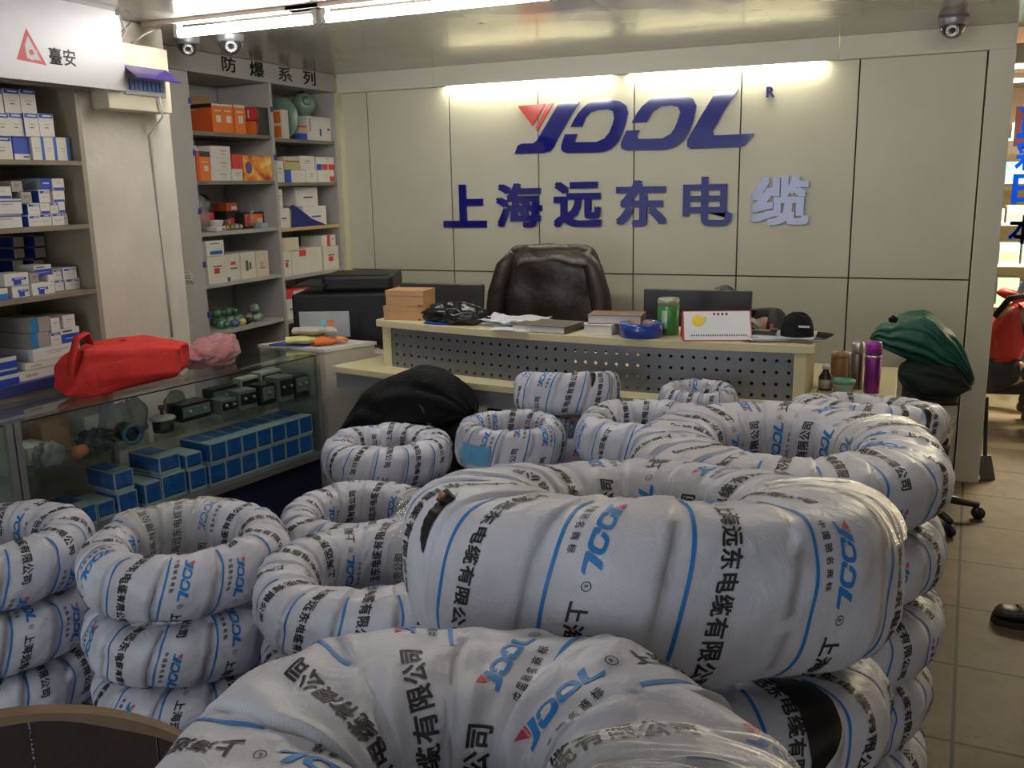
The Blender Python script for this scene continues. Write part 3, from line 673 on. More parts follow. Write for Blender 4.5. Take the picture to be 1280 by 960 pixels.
# ------------------------------------------------------------------ things on the desk
kraft = mat('kraft_card', (0.45, 0.25, 0.12), 0.75, var=.05); kraft_d = mat('kraft_seam', (.20, .10, .05), .8)
def kraft_box(label, x, y, z, sx, sy, sz, rz):
    t = thing('cardboard_box', label, 'box', (x, y, z), 'cardboard boxes on the desk', rz)
    m = MB(); m.box(-sx / 2, sx / 2, -sy / 2, sy / 2, 0, sz * .985); m.build('carton', kraft, t, local=True, bevel=.002)
    m = MB(); m.box(-sx / 2 - .001, sx / 2 + .001, -sy / 2 - .001, sy / 2 + .001, sz * .62, sz); m.build('lid', kraft, t, local=True, bevel=.002)
    m = MB(); m.box(.35 * sx, .35 * sx + .018, -sy / 2 - .002, -sy / 2, sz * .0, sz * .12); m.build('hand_notch', kraft_d, t, local=True)
kraft_box('lower brown cardboard box at the left end of the desk counter', -2.13, 3.80, 1.0, .20, .14, .066, .12)
kraft_box('upper brown cardboard box stacked on the lower one, left end of desk', -2.12, 3.80, 1.066, .19, .14, .072, .08)
blk_plastic = mat('black_plastic_bag', (.012, .012, .013), .22, bump=.4, bscale=25)
o = blob('plastic_bag', blk_plastic, (-1.84, 3.70, 1.035), (.15, .065, .056), None, 5, .35, 7, 44, 22, e=1.0, sharp=.2); tag(o, 'crumpled black plastic bag on the desk in front of left monitor', 'bag')
blu_plastic = mat('blue_plastic', (.02, .05, .40), .35)
o = blob('plastic_wrapper', blu_plastic, (-1.90, 3.655, 1.0055), (.07, .02, .009), None, 8, .2, 6, 24, 10); tag(o, 'small blue wrapper under the black plastic bag on the desk', 'wrapper')
paper_m = mat('paper', (.72, .72, .74), .7, var=.03); paper2 = mat('paper_grey', (.55, .56, .60), .7)
def sheets(name, label, cat, x, y, z, sx, sy, n, rz, curl, mats, seed):
    t = thing(name, label, cat, (x, y, z)); r = random.Random(seed)
    for k in range(n):
        m = MB(); a = rz + r.uniform(-.25, .25); cx, cy = r.uniform(-.03, .03), r.uniform(-.015, .015); nf = noise3(seed + k, 4, 5)
        def fn(u, v, zz=[0]):
            px, py = (u - .5) * sx, (v - .5) * sy
            h = .002 + .0042 * k + curl * abs(nf((u * 1.3, v, k))) * (.6 + k / n)
            return (cx + px * math.cos(a) - py * math.sin(a), cy + px * math.sin(a) + py * math.cos(a), h)
        m.grid(fn, 14, 10); ob = m.build('sheet', mats[k % len(mats)], t, smooth=True, local=True)
        sm = ob.modifiers.new('thick', 'SOLIDIFY'); sm.thickness = .0012
    return t
sheets('paper_pile', 'untidy pile of white papers on desk, left of the dark folder', 'paper', -1.575, 3.73, 1.0, .27, .18, 6, -.1, .022, [paper_m, paper2], 4)
cover_d = mat('dark_cover', (.075, .065, .055), .45); cover_b = mat('brown_cover', (.20, .115, .07), .5); page_m = mat('pages', (.62, .60, .56), .8); wine = mat('wine_red', (.14, .03, .03), .4)
def book(label, x, y, z, sx, sy, sz, rz, cov, group='books on the desk'):
    t = thing('book', label, 'book', (x, y, z), group, rz)
    m = MB(); m.box(-sx / 2 + .004, sx / 2 - .003, -sy / 2 + .003, sy / 2 - .003, .003, sz - .003); m.build('pages', page_m, t, local=True)
    m = MB(); m.box(-sx / 2, sx / 2, -sy / 2, sy / 2, 0, .003); m.box(-sx / 2, sx / 2, -sy / 2, sy / 2, sz - .003, sz); m.box(sx / 2 - .003, sx / 2, -sy / 2, sy / 2, .003, sz - .003); m.build('cover', cov, t, local=True, bevel=.001)
book('dark open-edged folder lying in the middle of the desk counter', -1.375, 3.64, 1.0, .25, .19, .030, -.12, cover_d)
sheets('loose_sheet', 'thin white sheets sticking out from under the dark folder', 'paper', -1.51, 3.585, 1.0, .16, .09, 2, -.12, .006, [paper_m], 14)
sheets('paper_slip', 'white paper between the dark folder and the brown book', 'paper', -1.17, 3.76, 1.0, .16, .12, 3, .5, .018, [paper_m], 24)
book('thick cream-paged book lying under the brown book on desk', -1.13, 3.615, 1.0, .125, .10, .042, -.08, page_m)
book('brown hardcover book lying on top of the cream-paged one', -1.08, 3.66, 1.042, .22, .14, .036, .12, cover_b)
tape_b = mat('blue_tape', (.015, .05, .30), .18, coat=.6)
t = thing('tape_roll', 'blue shiny roll of tape lying on the desk counter', 'tape roll', (-.955, 3.58, 1.0))
m = MB(); m.lathe([(.052, .006), (.056, 0), (.082, 0), (.088, .006), (.089, .03), (.088, .052), (.082, .058), (.056, .058), (.052, .052), (.052, .006)], (-.955, 3.58, 1.0), 40); m.build('roll', tape_b, t, smooth=True)
m = MB(); m.lathe([(.046, .004), (.0515, .004), (.0515, .055), (.046, .055), (.046, .004)], (-.955, 3.58, 1.0), 32); m.build('core', kraft, t, smooth=True)
green_m = mat('tin_green', (.05, .26, .06), .3, .2, coat=.4); silver = mat('brushed_steel', (.62, .62, .60), .28, .9); tin_l = mat('tin_label', (.45, .62, .42), .3, .3)
t = thing('tea_tin', 'green tin with pale lid on the desk beside right monitor', 'tin', (-.865, 3.66, 1.0))
m = MB(); m.lathe([(.040, 0), (.043, .003), (.043, .125), (.040, .128)], (-.865, 3.66, 1.0), 32); m.build('body', green_m, t, smooth=True)
m = MB(); m.lathe([(.0437, .118), (.0437, .142), (.041, .146), (.0, .147)], (-.865, 3.66, 1.0), 32); m.build('lid', mat('tin_lid', (.42, .47, .30), .35, .4), t, smooth=True)
m = MB()
for k in range(5):
    a0, a1 = -PI / 2 - .4 + k * .1, -PI / 2 - .4 + (k + 1) * .1
    m.quad(*[(-.865 + .0434 * math.cos(a), 3.66 + .0434 * math.sin(a), 1.0 + z) for a, z in ((a0, .03), (a1, .03), (a1, .10), (a0, .10))])
m.build('label', tin_l, t)
# standing desk calendar
cal_r = mat('calendar_red', (.42, .03, .05), .4); cal_y = mat('calendar_yellow', (.80, .58, .04), .5)
t = thing('desk_calendar', 'white tent calendar with red border on the desk', 'calendar', (-.665, 3.61, 1.0), None, .30)
m = MB(); h, w, d = .108, .262, .075
m.add([(-w / 2, -d, 0), (w / 2, -d, 0), (w / 2, 0, h), (-w / 2, 0, h), (-w / 2, d, 0), (w / 2, d, 0)], [(0, 1, 2, 3), (3, 2, 5, 4), (0, 4, 5, 1), (0, 3, 4), (1, 5, 2)]); m.build('stand', cal_r, t, local=True)
def cf(a, b, e=.0012): return (-w / 2 + a * w, -d * (1 - b) - e * .8, b * h + e * .6)
m = MB(); m.quad(cf(.02, .04), cf(.98, .04), cf(.98, .97), cf(.02, .97)); m.build('sheet', paper_m, t, local=True)
m = MB(); m.add([cf(.22 + .085 * math.cos(k * PI / 8), .66 + .2 * math.sin(k * PI / 8), .0022) for k in range(16)], [tuple(range(16))]); m.quad(cf(.3, .62, .0021), cf(.36, .7, .0021), cf(.34, .8, .0021), cf(.28, .74, .0021)); m.build('picture', cal_y, t, local=True)
m = MB()
for k in range(24): m.quad(cf(.12 + k * .034, .16, .002), cf(.138 + k * .034, .16, .002), cf(.138 + k * .034, .21, .002), cf(.12 + k * .034, .21, .002))
for k in range(4): m.quad(cf(.45 + k * .06, .84, .002), cf(.48 + k * .06, .84, .002), cf(.48 + k * .06, .92, .002), cf(.45 + k * .06, .92, .002))
m.build('print', ink_black, t, local=True)
sheets('newspaper', 'sheets of printed paper under the black cap at desk corner', 'paper', -.43, 3.66, 1.0, .28, .16, 4, .1, .006, [paper_m, paper2], 34)
# black cap and tape dispenser
blk_cloth = mat('black_cloth', (.006, .006, .007), .8, bump=.5, bscale=60, spec=.25)
t = thing('cap', 'black cap lying on papers at the right end of the desk', 'cap', (-.365, 3.66, 1.016))
m = MB()
m.grid(lambda u, v: (-.365 + .062 * math.cos(2 * PI * u) * math.cos(PI / 2 * v) ** .7, 3.66 + .055 * math.sin(2 * PI * u) * math.cos(PI / 2 * v) ** .7, 1.016 + .085 * math.sin(PI / 2 * v) ** .8 + .006 * math.sin(6 * PI * u) * v), 28, 10, cu=True); m.build('crown', blk_cloth, t, smooth=True)
m = MB(); m.grid(lambda u, v: (-.31 + .02 + .06 * v * (1 - .4 * (2 * u - 1) ** 2), 3.66 + (u - .5) * .09, 1.024 - .006 * v + .01 * math.cos((u - .5) * 3)), 12, 6); o = m.build('peak', blk_cloth, t, smooth=True); q = o.modifiers.new('thick', 'SOLIDIFY'); q.thickness = .004
m = MB(); m.box(-.355, -.315, 3.604, 3.607, 1.055, 1.062); m.build('badge', silver, t)
t = thing('tape_dispenser', 'black dispenser with clear tape roll beside the black cap', 'tape dispenser', (-.50, 3.64, 1.016))
m = MB(); m.box(-.55, -.44, 3.62, 3.66, 1.016, 1.032); m.box(-.46, -.435, 3.62, 3.66, 1.03, 1.042); m.build('base', mat('black_plastic', (.015, .015, .016), .35), t, bevel=.004)
m = MB(); m.lathe([(.016, -.009), (.026, -.009), (.026, .009), (.016, .009), (.016, -.009)], (-.52, 3.64, 1.0585), 24, 0, (.5, .45, .75)); m.build('tape', mat('clear_tape', (.33, .32, .27), .2, coat=.5), t, smooth=True)
# monitors seen from behind, standing on the work surface
mon_b = mat('monitor_back', (.018, .018, .021), .38)
def monitor(label, x, y, w, h, z0, lean, rz):
    t = thing('monitor', label, 'monitor', (x, y, .7812), None, rz)
    c, s_ = math.cos(lean), math.sin(lean); f = lambda a, b, e: (a, b * s_ + e * c, z0 - .78 + b * c - e * s_)
    m = MB(); P = [f(-w / 2, 0, 0), f(w / 2, 0, 0), f(w / 2, h, 0), f(-w / 2, h, 0), f(-w / 2, 0, .03), f(w / 2, 0, .03), f(w / 2, h, .03), f(-w / 2, h, .03)]
    m.add(P, [(0, 1, 2, 3), (7, 6, 5, 4), (0, 4, 5, 1), (2, 6, 7, 3), (1, 5, 6, 2), (0, 3, 7, 4)]); m.build('housing', mon_b, t, local=True, bevel=.006)
    m = MB(); P = [f(-w * .33, h * .15, 0), f(w * .33, h * .15, 0), f(w * .33, h * .7, 0), f(-w * .33, h * .7, 0), f(-w * .27, h * .2, -.028), f(w * .27, h * .2, -.028), f(w * .27, h * .62, -.028), f(-w * .27, h * .62, -.028)]
    m.add(P, [(3, 2, 1, 0), (4, 5, 6, 7), (0, 1, 5, 4), (2, 3, 7, 6), (1, 2, 6, 5), (3, 0, 4, 7)]); m.build('rear_bulge', mon_b, t, local=True, bevel=.004)
    m = MB(); m.quad(f(-w / 2 + .015, .02, .0305), f(w / 2 - .015, .02, .0305), f(w / 2 - .015, h - .015, .0305), f(-w / 2 + .015, h - .015, .0305)); m.build('screen', mat('screen_glass', (.02, .03, .05), .1), t, local=True)
    m = MB(); m.cyl((0, -.015, .012), f(0, h * .3, -.01), .018, n=16); m.build('neck', mon_b, t, local=True, smooth=True)
    m = MB(); m.lathe([(.105, 0), (.105, .008), (.09, .012), (0, .013)], (0, -.02, 0), 32); m.build('foot', mon_b, t, local=True, smooth=True)
monitor('black monitor at left seen from behind, beside the printer', -2.18, 4.19, .47, .29, .83, .12, .05)
monitor('black monitor at right seen from behind, a head above it', -.853, 4.13, .485, .28, .845, .05, .0)
# printer
t = thing('printer', 'bulky black office printer with grey panel, left of the desk', 'printer', (-2.755, 4.275, .7812), None, .36)
P_b = mat('printer_black', (.008, .008, .009), .45, spec=.3); P_g = mat('printer_grey', (.36, .38, .40), .4)
m = MB(); m.box(-.27, .23, -.19, .23, 0, .285); m.build('body', P_b, t, local=True, bevel=.012)
m = MB(); m.box(-.13, .25, -.10, .24, .285, .372); m.build('document_feeder', P_b, t, local=True, bevel=.02)
m = MB(); m.box(-.265, -.1, -.16, .18, .318, .328); m.build('paper_tray', P_b, t, local=True, bevel=.003)
m = MB(); m.box(-.235, .03, -.197, -.189, .06, .195); m.build('rear_panel', P_g, t, local=True, bevel=.003)
m = MB(); m.box(.085, .225, -.204, -.189, .02, .2); m.build('rear_cover', P_b, t, local=True, bevel=.004)
for x, c_ in ((-.12, (.25, .55, .65)), (-.085, (.75, .2, .12))):
    m = MB(); m.box(x, x + .03, -.1985, -.197, .115, .15); m.build('sticker', mat('sticker_%d' % int(c_[0] * 100), c_, .5), t, local=True)
m = MB(); m.tube([(.12, -.205, .05), (.14, -.225, .03), (.2, -.25, .006), (.3, -.26, .005), (.36, -.2, .005)], .005); m.build('cable', black_pvc, t, local=True, smooth=True)

# flasks and jars on the side desk
def vessel(name, label, cat, x, y, prof, mtl, parts=()):
    t = thing(name, label, cat, (x, y, .78))
    m = MB(); m.lathe(prof, (x, y, .78), 32); m.build('body', mtl, t, smooth=True)
    for nme, pf, mm in parts:
        m = MB(); m.lathe(pf, (x, y, .78), 32); m.build(nme, mm, t, smooth=True)
    return t
purple = mat('purple_steel', (.22, .02, .24), .25, .6, coat=.3); dsteel = mat('dark_steel', (.20, .16, .14), .28, .8)
vessel('thermos_flask', 'purple thermos flask standing on the side desk', 'flask', -.09, 3.80, [(.028, 0), (.030, .004), (.030, .138), (.029, .142)], purple, (('ring', [(.0302, .142), (.0302, .15)], silver), ('cup_lid', [(.030, .15), (.030, .192), (.026, .202), (0, .204)], mat('purple_lid', (.26, .02, .27), .35))))
vessel('thermos_flask', 'slim steel thermos behind the purple one on side desk', 'flask', -.150, 3.86, [(.023, 0), (.024, .004), (.024, .14), (.023, .143)], dsteel, (('cup_lid', [(.0235, .145), (.0235, .182), (.02, .188), (0, .189)], silver),))
vessel('tea_canister', 'round brown tea canister on the side desk', 'canister', -.222, 3.96, [(.033, 0), (.034, .003), (.034, .105), (.033, .106)], mat('brown_tin', (.26, .13, .05), .4), (('lid', [(.035, .106), (.035, .128), (.0, .13)], mat('brown_tin_lid', (.33, .20, .10), .4)),))
vessel('medicine_bottle', 'small dark bottle with white cap on the side desk', 'bottle', -.262, 3.80, [(.026, 0), (.027, .004), (.027, .052), (.012, .078), (.012, .085)], mat('brown_glass', (.03, .012, .008), .1, coat=.5), (('cap', [(.015, .085), (.015, .103), (0, .104)], mat('white_plastic', (.75, .74, .70), .4)), ('label', [(.0275, .01), (.0275, .045)], mat('grey_label', (.42, .38, .33), .6))))
vessel('lunch_bowl', 'low bowl with green lid in front of brown canister', 'bowl', -.195, 3.78, [(.03, 0), (.042, .03), (.044, .04)], mat('bowl_clear', (.35, .42, .36), .3), (('lid', [(.046, .04), (.046, .05), (.0, .054)], mat('mint_lid', (.10, .32, .22), .4)),))
t = thing('paper_cup', 'white paper cup between brown canister and steel thermos', 'cup', (-.175, 4.0, .78))
m = MB(); m.lathe([(.022, 0), (.03, .115), (.031, .117), (.028, .114), (.02, .004)], (-.175, 4.0, .78), 24); m.build('body', paper_m, t, smooth=True)

# ------------------------------------------------------------------ chairs and the jackets on them
chair_l = mat('chair_leather', (.025, .02, .018), .4, coat=.1); chrome = mat('chrome', (.6, .6, .62), .15, 1)
def office_chair(label, x, y, rz, zs, bw, btop, arms=True):
    t = thing('office_chair', label, 'chair', (x, y, 0), 'office chairs around the desks', rz)
    m = MB()
    m.grid(lambda u, v: ((u - .5) * bw * .95, -.02 + (v - .5) * .46, zs + .035 * (1 - (2 * u - 1) ** 4) * (1 - (2 * v - 1) ** 4)), 12, 12); m.grid(lambda u, v: ((u - .5) * bw * .95, -.02 + (v - .5) * .46, zs - .05), 2, 2)
    o = m.build('seat', chair_l, t, local=True, smooth=True); q = o.modifiers.new('thick', 'SOLIDIFY'); q.thickness = .03
    m = MB(); n = 16
    def bk(u, v):
        z = zs + .05 + v * (btop - zs - .05); hw = bw / 2 * (1 - .18 * max(0, v - .55) / .45) * (1 if v < .97 else .93)
        return ((2 * u - 1) * hw, .23 + .06 * v - .05 * (1 - (2 * u - 1) ** 2), z)
    m.grid(bk, n, 14); o = m.build('backrest', chair_l, t, local=True, smooth=True); q = o.modifiers.new('thick', 'SOLIDIFY'); q.thickness = .07
    m = MB(); m.cyl((0, 0, .09), (0, 0, zs - .03), .028, n=16); m.build('column', chrome, t, local=True, smooth=True)
    for k in range(5):
        a = k * 2 * PI / 5 + .3; m = MB(); m.tube([(0, 0, .1), (.13 * math.cos(a), .13 * math.sin(a), .095), (.27 * math.cos(a), .27 * math.sin(a), .07)], [.028, .022, .016]); lg = m.build('leg', mat('black_plastic', (.015, .015, .016), .35), t, local=True, smooth=True)
        m = MB(); m.cyl((.27 * math.cos(a) - .012 * math.sin(a), .27 * math.sin(a) + .012 * math.cos(a), .03), (.27 * math.cos(a) + .012 * math.sin(a), .27 * math.sin(a) - .012 * math.cos(a), .03), .03, n=16); m.build('castor', mat('black_plastic', (.015, .015, .016)), lg, local=True, smooth=True)
    for sx in ((-1, 1) if arms else ()):
        m = MB(); m.tube([(sx * bw * .47, -.16, zs), (sx * bw * .53, -.17, zs + .15), (sx * bw * .53, -.1, zs + .21), (sx * bw * .53, .12, zs + .21), (sx * bw * .49, .2, zs + .16)], .018); m.build('armrest', mat('black_plastic', (.015, .015, .016)), t, local=True, smooth=True)
    return t
def drape(name, label, cat, x, y, rz, zb, zt, wb, wt, db, dt, mats, seed, folds=.012, nf=9, top=.35, parent=None, lean=0.0, hem=.03):
    # closed shell hanging over a chair back: rounded plan at each height, vertical folds, domed top
    r = random.Random(seed); ks = [(r.uniform(2, nf), r.uniform(0, 6.28), r.uniform(.4, 1)) for _ in range(6)]; nn = noise3(seed, 6, 5.0)
    c, s_ = math.cos(rz), math.sin(rz); m = MB(); nv = 26
    def fn(u, v):
        th = 2 * PI * u; sg = lambda q, e: math.copysign(abs(q) ** e, q)
        q = min(1, v / .9); k = 1.0
        if v > 1 - top * .5:
            e = (v - (1 - top * .5)) / (top * .5); k = math.sqrt(max(0, 1 - e * e)) * .999 + .001; zz = 1 - top * .5 + top * .5 * math.sin(e * PI / 2)
        else: zz = v
        z = zb + (zt - zb) * zz
        w = (wb + (wt - wb) * q) / 2 * (k ** .55); d = (db + (dt - db) * q) / 2 * k
        f = sum(a * math.sin(kk * th + p + 1.2 * zz) for kk, p, a in [(round(kk), p, a) for kk, p, a in ks]) / 3 * folds * (1.25 - .8 * zz)
        f += .9 * folds * nn((math.cos(th), math.sin(th), 3 * zz))
        px = (w + f) * sg(math.cos(th), .75); py = (d + f * 1.6) * sg(math.sin(th), .8) + lean * zz
        z += .5 * folds * nn((px * 9, py * 9, 2)) - (hem * abs(math.sin(3 * th + seed)) if v == 0 else 0)
        return (x + px * c - py * s_, y + px * s_ + py * c, z)
    m.grid(fn, 88, nv, cu=True); o = m.build(name, mats, parent, smooth=True)
    if label: tag(o, label, cat)
    return o
office_chair('high-backed chair under the brown leather jacket', -1.78, 4.545, PI * 0, .46, .40, 1.15)
lea = mat('brown_leather', (.020, .013, .011), .5, bump=.8, bscale=16, var=.25)
jk = drape('leather_jacket', 'dark brown leather jacket hung over the chair back behind the desk', 'jacket', -1.775, 4.775, 0, .64, 1.285, .72, .52, .24, .20, lea, 3, .020, 8, .34)
m = MB()
m.grid(lambda u, v: (-1.74 + (u - .5) * .40, 4.672 - .004 * math.sin(PI * v) + .07 * v * v + .004 * math.sin(9 * u), 1.20 + .078 * v - .03 * (2 * u - 1) ** 2 + .006 * math.sin(14 * u)), 20, 8); o = m.build('collar', mat('leather_light', (.085, .065, .055), .35, bump=.4), jk, smooth=True, local=True); q = o.modifiers.new('thick', 'SOLIDIFY'); q.thickness = .006
for sx in (-1, 1):
    m = MB(); m.tube([(-1.775 + sx * .20, 4.72, 1.235), (-1.775 + sx * .255, 4.71, 1.16), (-1.775 + sx * .295, 4.70, 1.02), (-1.775 + sx * .318, 4.69, .86), (-1.775 + sx * .315, 4.69, .68)], [.03, .05, .056, .054, .05], 16); m.build('sleeve', lea, jk, smooth=True, local=True)
office_chair('chair buried under the black jacket between counter and coils', -1.86, 3.53, PI, .44, .34, .78, False)
def interp(tab, x):
    for (x0, y0), (x1, y1) in zip(tab, tab[1:]):
        if x <= x1: return y0 + (y1 - y0) * max(0, (x - x0) / (x1 - x0))
    return tab[-1][1]
def heap(name, label, cat, xs, top, bot, yc, hd, mtl, seed, folds=.014, freq=26, skew=1.0, parent=None):
    # cloth lying over a chair: rounded sections along x, folds running slantwise over it
    nn = noise3(seed, 7, 7.0); n2 = noise3(seed + 1, 7, 15.0); x0, x1 = xs; m = MB()
    def fn(u, v):
        x = x0 + (x1 - x0) * v; zt, zb = interp(top, x), interp(bot, x); th = 2 * PI * u; e = math.sin(PI * min(1, max(0, v))) ** .35 + .02
        zc, hh = (zt + zb) / 2, (zt - zb) / 2; sg = lambda q, p: math.copysign(abs(q) ** p, q)
        f = folds * (math.sin(freq * (x + skew * .5 * math.sin(th)) + 4 * nn((x * 2, math.sin(th), 0))) * .5 + .9 * nn((x * 4, math.cos(th), math.sin(th))) + .6 * n2((x * 4, math.cos(th), math.sin(th))))
        dd = (hd * e + f) ; return (x + f * .3, yc - dd * sg(math.cos(th), .8) , zc + (hh * min(1, e * 1.02) + f * .6) * sg(math.sin(th), .85))
    m.grid(fn, 72, 60, cu=True); o = m.build(name, mtl, parent, smooth=True)
    return tag(o, label, cat) if label else o
heap('jacket', 'black jacket thrown over a chair in front of the desk', 'jacket', (-2.30, -1.575), [(-2.31, .50), (-2.18, .63), (-2.125, .70), (-2.065, .77), (-1.99, .82), (-1.91, .853), (-1.82, .877), (-1.74, .888), (-1.67, .87), (-1.62, .83), (-1.575, .74)], [(-2.3, .44), (-1.95, .46), (-1.8, .55), (-1.575, .66)], 3.315, .135, blk_cloth, 9, .016, 22)
office_chair('chair under the green jacket beside the side desk', .13, 4.66, -.1, .46, .26, .80, False)
grn = mat('green_nylon', (.007, .085, .055), .55, bump=.7, bscale=12, var=.25)
gj = heap('jacket', 'green jacket bunched over the chair beside the side desk', 'jacket', (-.135, .335), [(-.135, .87), (-.10, .925), (-.045, .925), (-.01, .955), (.05, .972), (.10, .987), (.14, .97), (.19, .91), (.24, .875), (.29, .80), (.335, .70)], [(-.135, .80), (.0, .755), (.12, .725), (.24, .70), (.335, .60)], 4.80, .15, grn, 15, .020, 24, 1.2)
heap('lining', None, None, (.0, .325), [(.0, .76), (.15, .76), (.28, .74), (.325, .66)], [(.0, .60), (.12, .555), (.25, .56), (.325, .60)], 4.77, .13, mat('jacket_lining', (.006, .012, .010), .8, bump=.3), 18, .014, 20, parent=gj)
m = MB(); m.tube([(-.05, 4.66, .945), (-.035, 4.655, .955), (-.02, 4.66, .945)], [.012, .018, .012], 10); m.build('collar_gap', blk_cloth, gj, smooth=True)

# ------------------------------------------------------------------ cartons on the shelves
C_ = dict(orange=(.72, .17, .02), orange_d=(.55, .09, .02), black=(.015, .013, .014), red=(.60, .04, .05), white=(.68, .65, .60), cream=(.62, .55, .44), cream2=(.66, .62, .54), blue=(.015, .06, .38), blue2=(.02, .13, .42),
          grey=(.33, .30, .27), green_d=(.08, .12, .07), pink=(.62, .40, .33), gold=(.50, .42, .22), teal=(.02, .18, .36), purple=(.10, .07, .25), yellow=(.80, .50, .06), kraft=(.42, .26, .12), pale=(.30, .38, .45), dark=(.10, .085, .075), tan=(.50, .36, .24))
def cm(k): return mat('card_' + k, C_[k], .55, var=.05)
